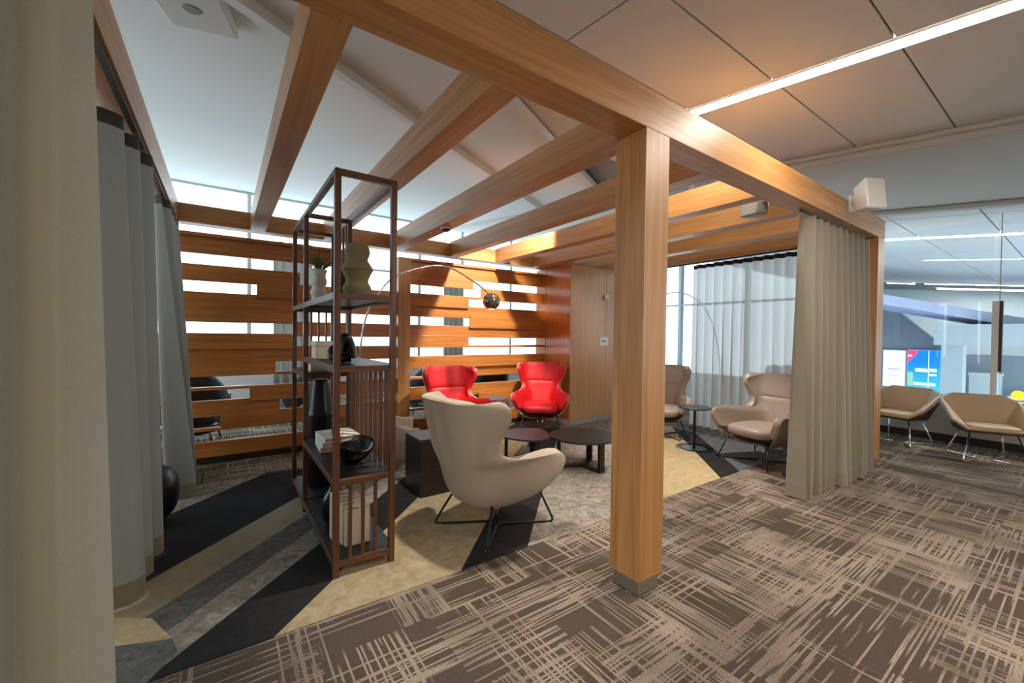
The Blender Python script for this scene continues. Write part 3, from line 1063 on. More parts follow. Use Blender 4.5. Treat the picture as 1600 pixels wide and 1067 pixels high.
# dark lounge chairs behind the screen
for k, (x, y, a) in enumerate(((-0.35, 7.0, 80), (1.25, 7.3, 110), (3.2, 7.1, 95), (4.55, 7.2, 80))):
    nm = ['nearest the curtains', 'behind the tall bookcase', 'behind the red armchair next to the screen post', 'behind the small far side table'][k]
    tub_chair('black leather armchair glimpsed through screen gaps, ' + nm, (x, y), a, 'black_leather', hb=0.98, ha=0.62, w=0.8, group='black chairs behind the screen', name='lounge_armchair')

# black leather pouf behind the left curtain
pf = thing('leather_pouf', 'glossy black leather pouf peeking out behind the grey curtain', 'pouf', (-0.53, 4.2, 0))
obj('pouf_body', cushion(bmesh.new(), 0, 0, 0.235, 0.25, 0.27, 0.20, 0.5, 0.8), 'black_leather', pf, smooth=True)
obj('pouf_foot', lathe(bmesh.new(), [(0.17, 0.0), (0.17, 0.06)], 24), 'black_metal', pf)

# ================================================================== FACETED LOUNGE CHAIRS


def facet_chair(label, loc, deg):
    t = thing('faceted_armchair', label, 'armchair', (loc[0], loc[1], 0), R(deg))
    sf, sb, bt, ab, af = (0.30, 0.27, 0.405), (-0.20, 0.23, 0.375), (-0.33, 0.235, 0.80), (-0.25, 0.37, 0.72), (0.26, 0.395, 0.50)
    m = lambda p: (p[0], -p[1], p[2])

    def panel(name, pts, mat):
        bm = bmesh.new()
        vs = [bm.verts.new(p) for p in pts]
        bm.faces.new(vs)
        bmesh.ops.triangulate(bm, faces=bm.faces)
        o = obj(name, bm, mat, t)
        return o
    bm = bmesh.new()
    V = {}
    for k, p in dict(sf=sf, sb=sb, bt=bt, ab=ab, af=af).items():
        V[k] = bm.verts.new(p); V[k + '_'] = bm.verts.new(m(p))
    fronts = [('sf', 'sb', 'sb_', 'sf_'), ('sb', 'bt', 'bt_', 'sb_')]
    for s in ('', '_'):
        fronts += [('sb' + s, 'ab' + s, 'bt' + s), ('sf' + s, 'af' + s, 'ab' + s), ('sf' + s, 'ab' + s, 'sb' + s)]
    for f in fronts:
        bm.faces.new([V[k] for k in f])
    bmesh.ops.recalc_face_normals(bm, faces=bm.faces)
    if sum((f.normal.z for f in bm.faces)) < 0:
        bmesh.ops.reverse_faces(bm, faces=bm.faces)
    me = bpy.data.meshes.new('seat_shell'); bm.to_mesh(me); bm.free()
    for base, mat, off, th in (('seat_shell', 'tan_leather', 1, 0.035), ('outer_shell', 'brown_leather', -1, 0.028)):
        mm = me.copy()
        o = mesh_obj(base, mm, mat, t)
        add_mod(o, 'SOLIDIFY', thickness=th, offset=off if base == 'seat_shell' else -1)
        add_mod(o, 'BEVEL', width=0.012, segments=3, limit_method='ANGLE', angle_limit=R(20))
    obj('seat_pad', cushion(bmesh.new(), 0.06, 0, 0.435, 0.235, 0.225, 0.035, 0.35, 0.4), 'tan_leather', t, smooth=True)
    for s in (-1, 1):
        pts = [(0.16, s * 0.20, 0.37), (0.30, s * 0.30, 0.010), (-0.02, s * 0.06, 0.010), (-0.30, s * 0.27, 0.010), (-0.17, s * 0.19, 0.345)]
        obj('sled_leg', tube(bmesh.new(), fillet(pts, 0.04), 0.009, 8), 'chrome', t, smooth=True)
    return t


facet_chair('tan leather faceted armchair under the concourse window, turned to the room', (7.86, 0.80), 205)
facet_chair('tan leather faceted armchair beside the oak end post, under the bright screens', (8.10, 1.68), 165)

# ================================================================== TABLES


def coffee_table(label, loc, r, tri, h=0.36, rz=0):
    t = thing('coffee_table', label, 'table', (loc[0], loc[1], 0), rz)
    n = 48
    pts = []
    for i in range(n):
        a = 2 * math.pi * i / n
        rr = r * (1 + tri * math.cos(3 * a))
        pts.append((rr * math.cos(a), rr * math.sin(a)))
    b = extrude_poly(bmesh.new(), pts, h - 0.018, h)
    obj('table_top', b, 'black_board', t)
    for k in range(3):
        a = 2 * math.pi * k / 3
        ca, sa = math.cos(a), math.sin(a)
        q = r * 0.74
        bm = bmesh.new()
        box(bm, q - .018, q + .018, -.035, .035, 0.0, h - 0.0185)
        o = obj('leg', bm, 'black_metal', t, rot=(0, 0, a))
        bm = bmesh.new()
        box(bm, 0.02, q - .0185, -.04, .04, 0.0, 0.022)
        obj('floor_bar', bm, 'black_metal', t, rot=(0, 0, a))
        bm = bmesh.new()
        box(bm, 0.02, q - .0185, -.022, .022, h - 0.036, h - 0.0185)
        obj('top_bar', bm, 'black_metal', t, rot=(0, 0, a))
    return t


coffee_table('black rounded triangular coffee table beside the round black one', (2.87, 3.80), 0.30, 0.09, rz=0.5)
coffee_table('larger round black coffee table beside the main oak post', (3.40, 3.40), 0.385, 0.0, rz=2.6)


def side_table(label, loc, h, r=0.2):
    t = thing('side_table', label, 'table', (loc[0], loc[1], 0))
    obj('table_top', lathe(bmesh.new(), [(r - .004, h - .016), (r, h - .012), (r, h - .004), (r - .004, h)], 40), 'black_board', t)
    obj('stem', lathe(bmesh.new(), [(0.017, 0.013), (0.017, h - .0165)], 20), 'black_metal', t, smooth=True, angle=40)
    obj('foot_plate', lathe(bmesh.new(), [(0.155, 0.0), (0.155, 0.008), (0.150, 0.012)], 40), 'black_metal', t)
    return t


side_table('small round black pedestal side table between the red armchairs', (3.35, 5.18), 0.55, 0.18)
side_table('small round black pedestal side table between the taupe leather armchairs', (5.19, 3.11), 0.565, 0.205)

cb = thing('cube_table', 'black speckled stone cube side table behind the beige wing armchair', 'table', (1.69, 3.75, 0))
obj('cube_body', bx(-.22, .22, -.23, .15, 0, 0.515, 0.003), 'terrazzo', cb)
obj('cube_top', bx(-.222, .222, -.232, .152, 0.516, 0.534, 0.002), 'black_board', cb)

# ================================================================== ARC LAMPS


def arc_lamp(label, base, pts, shade, emit_light=True, rball=0.12):
    t = thing('arc_lamp', label, 'lamp', (base[0], base[1], 0))
    B = Vector((base[0], base[1], 0))
    path = catmull([Vector(p) - B for p in pts], 8)
    obj('arc_stem', tube(bmesh.new(), path, 0.011, 10), 'chrome', t, smooth=True)
    obj('lamp_base', bx(-.15, .15, -.11, .11, 0, 0.16, 0.006), 'white', t)
    s = Vector(shade) - B
    bm = bmesh.new()
    prof = []
    for i in range(15):
        a = math.pi * (0.02 + 0.84 * i / 14)
        prof.append((rball * math.sin(a), rball * math.cos(a)))
    rings = []
    for r, z in prof:
        rings.append([bm.verts.new((s.x + r * math.cos(2 * math.pi * k / 32), s.y + r * math.sin(2 * math.pi * k / 32), s.z + z)) for k in range(32)])
    for a, b in zip(rings, rings[1:]):
        for k in range(32):
            bm.faces.new((a[k], a[(k + 1) % 32], b[(k + 1) % 32], b[k]))
    bm.faces.new(rings[0])
    o = obj('lamp_shade', bm, 'smoked', t, smooth=True)
    add_mod(o, 'SOLIDIFY', thickness=0.003)
    bulb = obj('bulb', lathe(bmesh.new(), [(0.012, 0.05), (0.02, 0.02), (0.034, -0.01), (0.03, -0.035), (0.012, -0.05)], 20), 'lamp_glow', t, smooth=True, loc=s)
    if emit_light:
        l = bpy.data.lights.new('bulb_light', 'POINT'); l.energy = 14; l.color = WARM; l.shadow_soft_size = 0.03
        lo = bpy.data.objects.new('bulb_light', l); link(lo, t); lo.location = s + Vector((0, 0, -0.075))
    return t


arc_lamp('chrome arc lamp with smoked globe shade reaching over the red armchairs', (1.30, 5.1),
         [(1.30, 5.1, 0.16), (1.29, 5.0, 0.7), (1.29, 4.9, 1.213), (1.334, 4.84, 1.649), (1.462, 4.8, 1.934), (1.702, 4.8, 2.192), (2.263, 4.8, 2.365), (2.729, 4.8, 2.203), (2.96, 4.8, 2.06)],
         (3.01, 4.8, 1.96))
arc_lamp('thin arc lamp standing beyond the sheer curtain by the window', (7.9, 4.2),
         [(7.9, 4.2, 0.16), (7.88, 4.25, 1.2), (7.75, 4.4, 1.95), (7.5, 4.65, 2.32), (7.2, 4.95, 2.36), (6.95, 5.2, 2.2)], (6.93, 5.22, 2.1), False, 0.09)

# ================================================================== BOOKCASE
BKX0, BKX1, BKY0, BKYM, BKY1 = 0.548, 0.928, 2.640, 3.800, 4.470
bk = thing('open_bookcase', 'tall open walnut bookcase with black shelves and slatted sides', 'bookcase', (BKX0, BKY0, 0))
BO = Vector((BKX0, BKY0, 0))


def bbox(name, mat, x0, x1, y0, y1, z0, z1, bev=0.0015, parent=None):
    return obj(name, bx(x0 - BO.x, x1 - BO.x, y0 - BO.y, y1 - BO.y, z0, z1, bev), mat, parent or bk)


PW = 0.036
BTOP = 2.49
for x in (BKX0, BKX1 - PW):
    for y in (BKY0, BKYM - PW / 2, BKY1 - PW):
        bbox('post', 'walnut_z', x, x + PW, y, y + PW, 0, BTOP - PW)
for x in (BKX0, BKX1 - PW):
    bbox('top_rail', 'walnut_y', x, x + PW, BKY0, BKY1, BTOP - PW + .001, BTOP)
for y in (BKY0, BKYM - PW / 2, BKY1 - PW):
    bbox('top_rail', 'walnut_x', BKX0 + PW + .001, BKX1 - PW - .001, y, y + PW, BTOP - PW + .001, BTOP)


def shelf(z, y0, y1, th=0.04):
    s = bbox('shelf_board', 'black_board', BKX0 + .006, BKX1 - .006, y0 + PW, y1 - PW, z - .022, z)
    for x in (BKX0, BKX1 - PW):
        bbox('shelf_rail', 'walnut_y', x + .002, x + .006 if x == BKX0 else x + PW - .002, y0 + PW, y1 - PW, z - th, z - .001, parent=bk) if False else None
    bbox('shelf_rail', 'walnut_x', BKX0 + PW + .001, BKX1 - PW - .001, y0 + .004, y0 + PW - .001, z - th, z - .001)
    bbox('shelf_rail', 'walnut_x', BKX0 + PW + .001, BKX1 - PW - .001, y1 - PW + .001, y1 - .004, z - th, z - .001)
    bbox('shelf_edge', 'walnut_y', BKX0 - .001, BKX0 + .005, y0 + PW + .001, y1 - PW - .001, z - th, z + .002)
    bbox('shelf_edge', 'walnut_y', BKX1 - .005, BKX1 + .001, y0 + PW + .001, y1 - PW - .001, z - th, z + .002)
    return s


Z1, Z2, Z3, Z3B, Z4 = 0.10, 0.60, 1.297, 1.162, 1.745
shelf(Z1, BKY0, BKYM + PW / 2); shelf(Z1, BKYM - PW / 2, BKY1)
shelf(Z2, BKY0, BKYM + PW / 2)
shelf(Z3, BKY0, BKYM + PW / 2)
shelf(Z3B, BKYM - PW / 2, BKY1)
shelf(Z4, BKY0, BKYM + PW / 2); shelf(Z4, BKYM - PW / 2, BKY1)
SW = 0.020
# three slats across the near end of the lowest bay
for k in range(3):
    x = BKX0 + PW + (k + 1) * (BKX1 - BKX0 - 2 * PW) / 4 - SW / 2 - .01
    bbox('slat', 'walnut_z', x, x + SW, BKY0 + .008, BKY0 + .03, Z1 + .001, Z2 - .041)
# slatted long side between second and third shelf
for k in range(9):
    y = BKY0 + PW + (k + 0.7) * (BKYM - BKY0 - 2 * PW) / 9
    bbox('slat', 'walnut_z', BKX1 - .030, BKX1 - .008, y, y + 0.03, Z2 + .003, Z3 - .041)
# slatted top of the far bay
for k in range(5):
    y = BKYM + PW + (k + 0.5) * (BKY1 - BKYM - 2 * PW) / 5
    bbox('slat', 'walnut_z', BKX1 - .028, BKX1 - .010, y, y + SW, Z4 + .003, BTOP - PW - .001)
# short slats across the far end below the fourth shelf
for k in range(4):
    x = BKX0 + PW + (k + 0.8) * (BKX1 - BKX0 - 2 * PW) / 4.6
    bbox('slat', 'walnut_z', x, x + .016, BKY1 - .03, BKY1 - .012, Z3B + .003, Z4 - .041)

# things on the bookcase


def vase(name, label, loc, prof, mat, cat='vase', scale=1.0, seg=36):
    t = thing(name, label, cat, loc)
    obj('vase_body', lathe(bmesh.new(), [(r * scale, z * scale) for r, z in prof], seg), mat, t, smooth=True, angle=60)
    return t


def smooth_prof(pts, n=5):
    return [(v.x, v.z) for v in catmull([(r, 0, z) for r, z in pts], n)]


tag(obj('bulging_vase', lathe(bmesh.new(), smooth_prof([(0.075, 0), (0.082, 0.012), (0.092, 0.06), (0.072, 0.105), (0.094, 0.165), (0.103, 0.185), (0.075, 0.235), (0.068, 0.25), (0.082, 0.30), (0.07, 0.345), (0.055, 0.349), (0.045, 0.30)]), 40), 'khaki_clay', None, smooth=True, loc=(0.745, 2.90, Z4 + .001)),
    'khaki stoneware vase with three bulges on the fourth bookcase shelf', 'vase')
wv = thing('planted_vase', 'white rippled vase holding green sprigs on the fourth bookcase shelf', 'vase', (0.715, 4.10, Z4 + .001))
obj('vase_body', lathe(bmesh.new(), smooth_prof([(0.055, 0), (0.068, 0.03), (0.058, 0.07), (0.072, 0.12), (0.056, 0.165), (0.07, 0.22), (0.058, 0.265), (0.068, 0.31), (0.072, 0.325), (0.05, 0.32), (0.04, 0.28)]), 32), 'white_clay', wv, smooth=True)
rnd = random.Random(4)
for k in range(48):
    a = rnd.uniform(0, 2 * math.pi); ln = rnd.uniform(0.10, 0.22); lean = rnd.uniform(0.2, 1.1)
    bm = bmesh.new()
    pts = []
    for s in range(5):
        u = s / 4
        rr = 0.03 + ln * lean * u ** 1.3; zz = 0.30 + ln * u * (1.15 - 0.5 * lean * u)
        pts.append((Vector((rr * math.cos(a), rr * math.sin(a), zz)), 0.006 * math.sin(math.pi * (0.15 + 0.83 * u))))
    pv = Vector((-math.sin(a), math.cos(a), 0))
    l = [bm.verts.new(p - pv * w) for p, w in pts]; r_ = [bm.verts.new(p + pv * w) for p, w in pts]
    md = [bm.verts.new(p + Vector((0, 0, 0.004))) for p, w in pts]
    for i in range(4):
        bm.faces.new((l[i], md[i], md[i + 1], l[i + 1])); bm.faces.new((md[i], r_[i], r_[i + 1], md[i + 1]))
    obj('leaf', bm, 'leaf', wv)
tag(obj('black_cylinder_vase', lathe(bmesh.new(), [(0.052, 0), (0.055, 0.005), (0.055, 0.24), (0.05, 0.245), (0.045, 0.245), (0.045, 0.05)], 28), 'black_gloss', None, smooth=True, loc=(0.79, 3.45, Z4 + .001), angle=40),
    'plain black cylinder vase behind the khaki vase on the fourth shelf', 'vase')

# knot sculpture
kn = thing('knot_sculpture', 'black glazed looped knot sculpture on the third bookcase shelf', 'sculpture', (0.685, 2.93, Z3 + .001))
obj('tall_loop', tube(bmesh.new(), catmull([(0.035, 0.0, 0.03), (0.03, 0.0, 0.10), (0.0, 0.0, 0.17), (-0.035, 0.0, 0.14), (-0.05, 0.0, 0.06), (-0.02, 0.03, 0.032), (0.035, 0.02, 0.035)], 6), 0.031, 14), 'black_gloss', kn, smooth=True)
obj('low_loop', tube(bmesh.new(), catmull([(-0.03, -0.05, 0.03), (-0.085, -0.03, 0.04), (-0.09, 0.03, 0.075), (-0.05, 0.06, 0.10), (0.01, 0.05, 0.09), (0.03, 0.03, 0.04)], 6), 0.028, 14), 'black_gloss', kn, smooth=True)


def cream_box(label, loc, sx, sy, sz, mat='paper'):
    t = thing('storage_box', label, 'box', loc)
    obj('box_body', bx(-sx / 2, sx / 2, -sy / 2, sy / 2, 0, sz * 0.72, 0.006), mat, t)
    obj('box_lid', bx(-sx / 2 - .004, sx / 2 + .004, -sy / 2 - .004, sy / 2 + .004, sz * 0.72 + .001, sz, 0.006), mat, t)
    return t


cream_box('cream lidded box on the third bookcase shelf behind the knot sculpture', (0.66, 3.52, Z3 + .001), 0.16, 0.20, 0.135)
cream_box('cream lidded box on the far lower shelf of the bookcase', (0.70, 3.98, Z3B + .001), 0.17, 0.2, 0.12)

# tall black vase in the far bay
tag(obj('tall_black_vase', lathe(bmesh.new(), smooth_prof([(0.095, 0), (0.104, 0.02), (0.107, 0.05), (0.109, 0.12), (0.115, 0.35), (0.118, 0.62), (0.122, 0.64), (0.122, 0.655), (0.112, 0.665), (0.10, 0.75), (0.082, 0.90), (0.072, 0.965), (0.06, 0.972)], 3), 36), 'black_gloss', None, smooth=True, loc=(0.735, 4.12, Z1 + .003), angle=35),
    'tall tapered black vase standing in the far bay of the bookcase', 'vase')

# stacked books on second shelf


def book(name, label, loc, sx, sy, sz, rz, group=None, upright=False, cover='book_white', page='pages'):
    t = thing(name, label, 'book', loc, rz, group)
    c = 0.004
    if not upright:
        obj('pages', bx(-sx / 2 + .004, sx / 2 - .006, -sy / 2 + .006, sy / 2 - .006, c, sz - c), page, t)
        b = bmesh.new()
        box(b, -sx / 2, sx / 2, -sy / 2, sy / 2, 0, c); box(b, -sx / 2, sx / 2, -sy / 2, sy / 2, sz - c, sz)
        box(b, -sx / 2, -sx / 2 + c, -sy / 2, sy / 2, c, sz - c)
        obj('cover', b, cover, t)
    else:
        obj('pages', bx(-sx / 2 + c, sx / 2 - c, -sy / 2 + .006, sy / 2 - .006, .006, sz - .006), page, t)
        b = bmesh.new()
        box(b, -sx / 2, -sx / 2 + c, -sy / 2, sy / 2, 0, sz); box(b, sx / 2 - c, sx / 2, -sy / 2, sy / 2, 0, sz)
        box(b, -sx / 2 + c, sx / 2 - c, -sy / 2, -sy / 2 + c, 0, sz)
        obj('cover', b, cover, t)
    return t


for k, nm in enumerate(('bottom', 'middle', 'top')):
    book('stacked_book', 'white hardback book, %s one of the stack of three on the second shelf' % nm, (0.735 + .006 * k, 3.47 - .004 * k, Z2 + .001 + k * 0.036), 0.26, 0.30, 0.035, 0.05 * k - 0.05, 'stacked white books')
pp = thing('potted_plant', 'tiny potted green plant on top of the stacked white books', 'plant', (0.72, 3.40, Z2 + .001 + 3 * 0.036))
obj('pot', lathe(bmesh.new(), [(0.026, 0), (0.034, 0.06), (0.034, 0.065), (0.028, 0.065), (0.026, 0.05)], 24), 'black_gloss', pp)
for k in range(26):
    a = rnd.uniform(0, 2 * math.pi); rr = rnd.uniform(0.0, 0.045); zz = rnd.uniform(0.055, 0.115)
    bm = bmesh.new()
    p0 = Vector((rr * math.cos(a), rr * math.sin(a), zz)); dd = Vector((math.cos(a), math.sin(a), 0.5)) * 0.022; w = Vector((-math.sin(a), math.cos(a), 0.2)) * 0.009
    vs = [bm.verts.new(q) for q in (p0, p0 + dd * .5 + w, p0 + dd, p0 + dd * .5 - w)]
    bm.faces.new(vs)
    obj('leaf', bm, 'leaf', pp)

# black leaf-shaped bowl
bw = thing('leaf_bowl', 'black glazed bowl with a wavy flaring rim on the second shelf', 'bowl', (0.735, 2.98, Z2 + .001))
bm = bmesh.new()


def bowl_f(u, v):
    a = 2 * math.pi * u
    r = 0.045 + 0.085 * v ** 0.8 + 0.025 * v * math.cos(3 * a + 0.8)
    z = 0.014 + 0.115 * v ** 1.6 + 0.035 * v * v * math.sin(2 * a + 0.5)
    return (r * math.cos(a), r * math.sin(a), z)


vs = grid(bm, bowl_f, 40, 8)
bm.faces.new(vs[0][:-1])
bmesh.ops.remove_doubles(bm, verts=bm.verts, dist=1e-4)
o = obj('bowl_body', bm, 'black_gloss', bw, smooth=True)
add_mod(o, 'SOLIDIFY', thickness=0.008, offset=1)
obj('bowl_foot', lathe(bmesh.new(), [(0.036, 0), (0.040, 0.0055)], 28), 'black_gloss', bw)

# upright books on the lowest shelf (spines towards the camera end)
yb = 2.80
for k, (sz, sx, dy) in enumerate(((0.24, 0.16, 0.0), (0.265, 0.165, 0.038), (0.275, 0.16, 0.072), (0.285, 0.165, 0.108), (0.30, 0.17, 0.142), (0.31, 0.15, 0.176))):
    t = thing('upright_book', 'cream paperback, number %s from the slatted end of the upright row on the lowest shelf' % ('one', 'two', 'three', 'four', 'five', 'six')[k], 'book', (0.735 - 0.012 * k, yb + dy, Z1 + .001), 0.0, 'upright cream books')
    obj('cover', bx(-sx / 2, sx / 2, 0, 0.032, 0, sz, 0.004), 'paper', t)
    obj('spine_line', bx(-sx / 2 + .012, -sx / 2 + 0.085, 0.004, 0.011, sz - .001, sz + .0015), 'brown_leather', t)
tag(obj('black_round_vase', lathe(bmesh.new(), smooth_prof([(0.05, 0), (0.08, 0.03), (0.095, 0.10), (0.085, 0.18), (0.05, 0.24), (0.032, 0.28), (0.036, 0.31), (0.025, 0.305)]), 32), 'black_gloss', None, smooth=True, loc=(0.68, 3.22, Z1 + .001)),
    'round-bellied black vase behind the upright books on the lowest shelf', 'vase')

# ================================================================== SMALL FITTINGS
# smoke detector under a beam
sd = thing('smoke_detector', 'round smoke detector fixed under a pergola beam', 'detector', (2.02, 4.18, 2.679))
obj('base_ring', lathe(bmesh.new(), [(0.058, -0.018), (0.062, -0.012), (0.062, 0.0)], 32), 'white', sd)
obj('sensor_head', lathe(bmesh.new(), [(0.022, -0.045), (0.040, -0.036), (0.044, -0.0185)], 32), 'dark_metal', sd)

# speakers


def speaker(label, loc, rz, tilt, mat, beam_off):
    t = thing('loudspeaker', label, 'speaker', loc, rz)
    bm = bmesh.new()
    # tapered cabinet: wide front (-y), narrower back
    w, h, d = 0.105, 0.15, 0.17
    pts = []
    for y, sx, sz in ((-d / 2, 1.0, 1.0), (d / 2, 0.62, 0.8)):
        for x, z in ((-w * sx, -h * sz), (w * sx, -h * sz), (w * sx, h * sz), (-w * sx, h * sz)):
            pts.append(bm.verts.new((x, y, z)))
    for f in ((0, 1, 2, 3), (7, 6, 5, 4), (0, 4, 5, 1), (1, 5, 6, 2), (2, 6, 7, 3), (3, 7, 4, 0)):
        bm.faces.new([pts[i] for i in f])
    bmesh.ops.bevel(bm, geom=bm.edges[:], offset=0.016, segments=3, profile=0.5, affect='EDGES')
    o = obj('cabinet', bm, mat, t, smooth=True, angle=40)
    o.rotation_euler = (tilt, 0, 0)
    g = obj('grille', bx(-w + .014, w - .014, -d / 2 - .003, -d / 2 + .001, -h + .014, h - .014, 0.001), mat, o)
    obj('wall_plate', bx(-.035, .035, beam_off - .018, beam_off, -.10, .06, 0.004), mat, t)
    obj('bracket_arm', tube(bmesh.new(), [(0, beam_off - .017, -.02), (0, d / 2 - .01, -.02)], 0.018, 10), mat, t, smooth=True)
    return t


speaker('white wedge loudspeaker on bracket outside the front beam above linen curtain', (5.03, 1.30, 2.86), -0.5, -0.12, 'white', 0.168)
MT['grey_plastic'] = plain('grey_plastic', lin(150, 146, 140), 0.4, bump=0.02)
speaker('grey wedge loudspeaker bracketed inside the front beam near the linen curtain', (4.16, 1.90, 2.80), math.pi - 0.5, -0.2, 'grey_plastic', 0.20)

# ceiling box at the upper left
cbx = thing('ceiling_unit', 'white boxy unit with round plate mounted flat on the drywall ceiling', 'ceiling unit', (-0.16, 3.25, 3.2 + 0.12 * 3.25 - 0.033))
cbx.rotation_euler = (SL, 0, R(-14))
obj('unit_body', bx(-.19, .19, -.30, .26, -.075, -.0005, 0.012), 'bulkhead', cbx)
obj('round_plate', lathe(bmesh.new(), [(0.045, -.080), (0.05, -.076), (0.05, -.0755)], 28), 'grid', cbx)

# thermostat and notice plate on the panelled wall
th = thing('wall_sensor', 'small white sensor box high on the veneer wall', 'sensor', (5.56, 5.049, 2.18))
obj('sensor_body', bx(-.055, .055, -.04, 0, -.055, .055, 0.008), 'white', th)
obj('sensor_window', bx(-.02, .02, -.0425, -.0395, -.04, -.015, 0.001), 'grey_plastic', th)
npl = thing('notice_plate', 'square white notice plate with one dark line on the veneer wall', 'sign', (5.518, 5.049, 1.41))
obj('plate', bx(-.11, .11, -.012, 0, -.075, .075, 0.003), 'white', npl)
obj('dark_text_line', bx(-.07, .05, -.0135, -.0115, -.005, .012), 'dark_metal', npl)

# ---- added unseen spotlights hung above the beams to light the seating and the screen


def added_spot(label, loc, target, watts, size=75, blend=0.5):
    t = thing('added_spotlight', label, 'added_spotlight', loc, 0, 'added spotlights under the drywall ceiling')
    d = (Vector(target) - Vector(loc)).normalized()
    q = d.to_track_quat('-Z', 'Y')
    h = obj('lamp_head', lathe(bmesh.new(), [(0.035, 0.12), (0.045, 0.115), (0.05, 0.0), (0.047, 0.0)], 24), 'white', t, smooth=True, angle=40)
    h.rotation_euler = q.to_euler()
    e = obj('lens', lathe(bmesh.new(), [(0.04, -0.0015), (0.04, -0.0005)], 24), 'lamp_glow', h)
    zt = 3.2 + 0.12 * loc[1] - 0.031 - loc[2]
    obj('stem', tube(bmesh.new(), [(0, 0, 0.06), (0, 0, zt)], 0.008, 8), 'white', t)
    l = bpy.data.lights.new('fill_beam', 'SPOT'); l.energy = watts; l.color = WARM
    l.spot_size = R(size); l.spot_blend = blend; l.shadow_soft_size = 0.05
    lo = bpy.data.objects.new('fill_beam', l); link(lo, t)
    lo.rotation_euler = q.to_euler(); lo.location = d * 0.02
    return t


added_spot('added white spot lamp over the coffee tables aimed at the slat screen', (3.3, 3.95, 3.45), (3.45, 5.8, 1.5), SPOT * 2.0, 66)
added_spot('added white spot lamp above the taupe armchairs aimed at the floor', (4.88, 3.0, 3.3), (4.8, 2.8, 0), SPOT * 1.0, 58)
added_spot('added white spot lamp above the beige wool armchair aimed at the floor', (1.56, 2.55, 3.3), (1.62, 2.7, 0), SPOT * 0.9, 58)

# ================================================================== CONCOURSE BEYOND THE PARAPET
struct(obj('wall_concourse', extrude_poly(bmesh.new(), [(8.96, 2.72), (20.4, 5.2), (20.4, 5.4), (8.96, 2.9)], -3.5, 4.2), 'concourse'))
struct(obj('wall_concourse', bx(26.0, 26.2, -7, 8, -3.5, 4.6), 'concourse_white'))
struct(obj('floor_concourse', bx(8.96, 26.2, -7, 8, -3.6, -3.5), 'concourse_white'))
struct(obj('wall_concourse', bx(20.4, 26.2, 7.0, 7.2, -3.5, 4.6), 'concourse'))
# grey advertising wall with slanted upper edge
bm = bmesh.new()
adp = [(4.95, 3.3), (3.12, 1.32), (3.12, -3.5), (4.95, -3.5)]
fa = [bm.verts.new((20.2, y, z)) for y, z in adp]; ba = [bm.verts.new((20.5, y, z)) for y, z in adp]
bm.faces.new(fa); bm.faces.new(ba[::-1])
for i in range(4): bm.faces.new((fa[i], fa[(i + 1) % 4], ba[(i + 1) % 4], ba[i]))
struct(obj('wall_screen', bm, 'concourse'))


def screen_panel(name, label, y0, y1, z0, z1, mat, x=20.03):
    t = thing(name, label, 'screen', (x, (y0 + y1) / 2, (z0 + z1) / 2))
    obj('bezel', bx(0.0, 0.15, -(y1 - y0) / 2, (y1 - y0) / 2, -(z1 - z0) / 2, (z1 - z0) / 2), 'white_screen_frame', t)
    obj('display', bx(-.012, 0.0, -(y1 - y0) / 2 + .03, (y1 - y0) / 2 - .03, -(z1 - z0) / 2 + .03, (z1 - z0) / 2 - .03), mat, t)
    return t


K = 20.0 / 14
zz = lambda z: 1.5 + (z - 1.5) * K
s1 = screen_panel('advertising_screen', 'pale glowing advertising screen with faint grey text lines', 2.79 * K, 3.24 * K, zz(0.30), zz(1.245), 'scr_white')
for z, a, b, h in ((0.0, -.17, .18, .07), (-.22, -.16, .18, .04)):
    obj('text_line', bx(-.016, -.0125, a, b, z - .06, z - .06 + h), 'scr_grey', s1)
s2 = screen_panel('advertising_screen', 'blue glowing advertising screen with a red corner', 2.16 * K, 2.775 * K, zz(0.25), zz(1.265), 'scr_blue')
hy, hz = (2.775 - 2.16) * K / 2 - .03, (1.265 - .25) * K / 2 - .03
bm = bmesh.new()
vs = [bm.verts.new(p) for p in ((-.016, hy, hz), (-.016, hy - .28, hz), (-.016, hy, hz - .45))]
ws = [bm.verts.new((-.0125, v.co.y, v.co.z)) for v in vs]
bm.faces.new(vs); bm.faces.new(ws[::-1])
for i in range(3): bm.faces.new((vs[i], vs[(i + 1) % 3], ws[(i + 1) % 3], ws[i]))
obj('red_corner', bm, 'scr_red', s2)
obj('panel_joint', bx(-.0165, -.0125, -.13, -.11, -hz, hz), 'scr_pale', s2)
obj('text_line', bx(-.0165, -.0125, -.10, .22, -.05, .07), 'scr_pale', s2)
obj('text_line', bx(-.0165, -.0125, -.32, -.14, -.03, .08), 'scr_pale', s2)
obj('text_line', bx(-.0165, -.0125, -.32, -.14, -.17, -.10), 'scr_pale', s2)
obj('text_line', bx(-.0165, -.0125, hy - .10, hy - .01, hz - .22, hz - .15), 'scr_pale', s2)
obj('foliage_image', bx(-.0165, -.0125, hy - .14, hy, -.55, -.08), 'scr_green', s2)
obj('waterline_image', bx(-.0165, -.0125, -.3, hy - .16, -.52, -.42), 'scr_pale', s2)
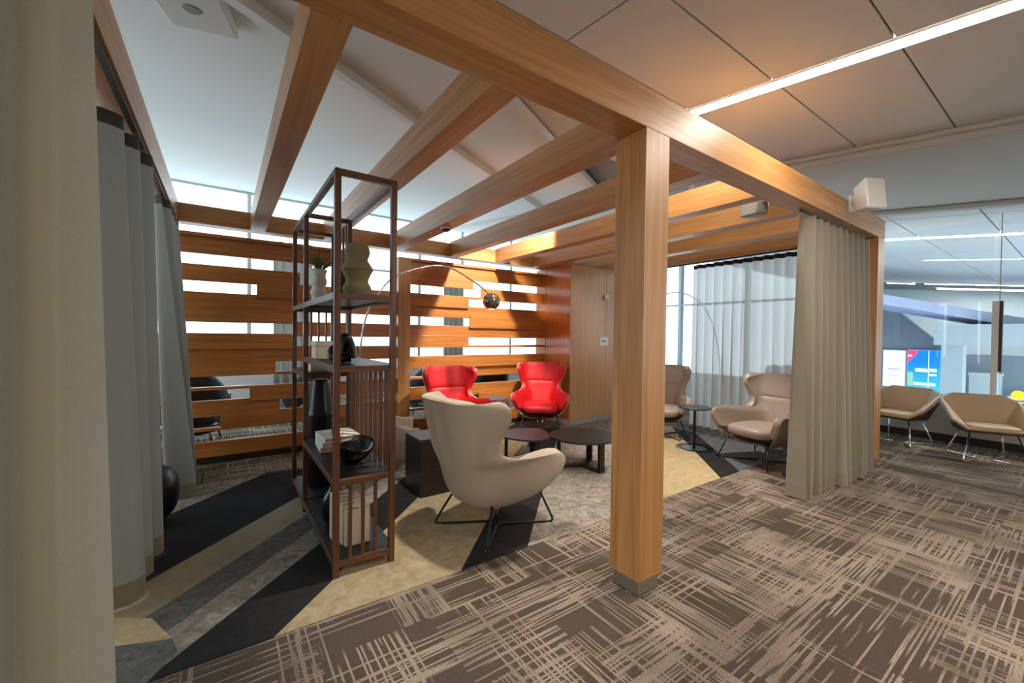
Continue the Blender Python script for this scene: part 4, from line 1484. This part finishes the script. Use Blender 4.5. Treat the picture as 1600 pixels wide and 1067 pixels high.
# pier between screens and shops, shops, curved soffit
struct(obj('wall_pier', bx(19.6, 20.2, 2.55, 3.05, -3.5, 1.35), 'concourse_white'))
struct(obj('wall_shop', bx(22.5, 22.7, -3, 2.9, -3.5, 1.0), 'concourse'))
struct(obj('trim_2', bx(18.5, 22.5, -3, 3.05, 1.36, 2.0), 'concourse_white'))
for k, (y0, y1, z0, z1, mt, lb) in enumerate(((1.9, 2.6, -0.9, 0.4, 'concourse_white', 'white kiosk cabinet far down the concourse'), (0.5, 1.7, -1.3, -0.3, 'white', 'white counter far down the concourse'))):
    t = thing('kiosk', lb, 'kiosk', (21.5, (y0 + y1) / 2, -3.5))
    obj('kiosk_body', bx(-.3, .3, -(y1 - y0) / 2, (y1 - y0) / 2, 0, z1 + 3.5 - .08), mt, t)
    obj('kiosk_top', bx(-.33, .33, -(y1 - y0) / 2 - .03, (y1 - y0) / 2 + .03, z1 + 3.42, z1 + 3.5), 'white', t)
# curved concourse soffit band
bm = bmesh.new()
prev = None
for i in range(17):
    u = i / 16
    x = 13.5 + 8 * u; y = 4.6 - 4.2 * u ** 1.4; z = 2.75 - 1.1 * u ** 1.5
    cur = [bm.verts.new(q) for q in ((x, y, z), (x + 1.6, y + 0.9, z + 0.05), (x + 1.6, y + 0.9, z + 0.35), (x, y, z + 0.30))]
    if prev:
        for k in range(4): bm.faces.new((prev[k], prev[(k + 1) % 4], cur[(k + 1) % 4], cur[k]))
    else: bm.faces.new(cur[::-1])
    prev = cur
bm.faces.new(prev)
struct(obj('trim_3', bm, 'lavender'))

yl = thing('yellow_sign', 'small round glowing yellow sign beyond the parapet glass', 'sign', (12.0, 0.853, 0.502))
MT['yellow_glow'] = emit('yellow_glow', lin(250, 236, 40), 1.2)
obj('sign_disc', lathe(bmesh.new(), [(0.06, -.02), (0.085, -.005), (0.085, .005), (0.06, .02)], 24), 'yellow_glow', yl, rot=(0, R(90), 0))
obj('sign_stem', tube(bmesh.new(), [(0.03, 0, -0.08), (0.03, 0, -4.0)], 0.02, 8), 'steel_base', yl)
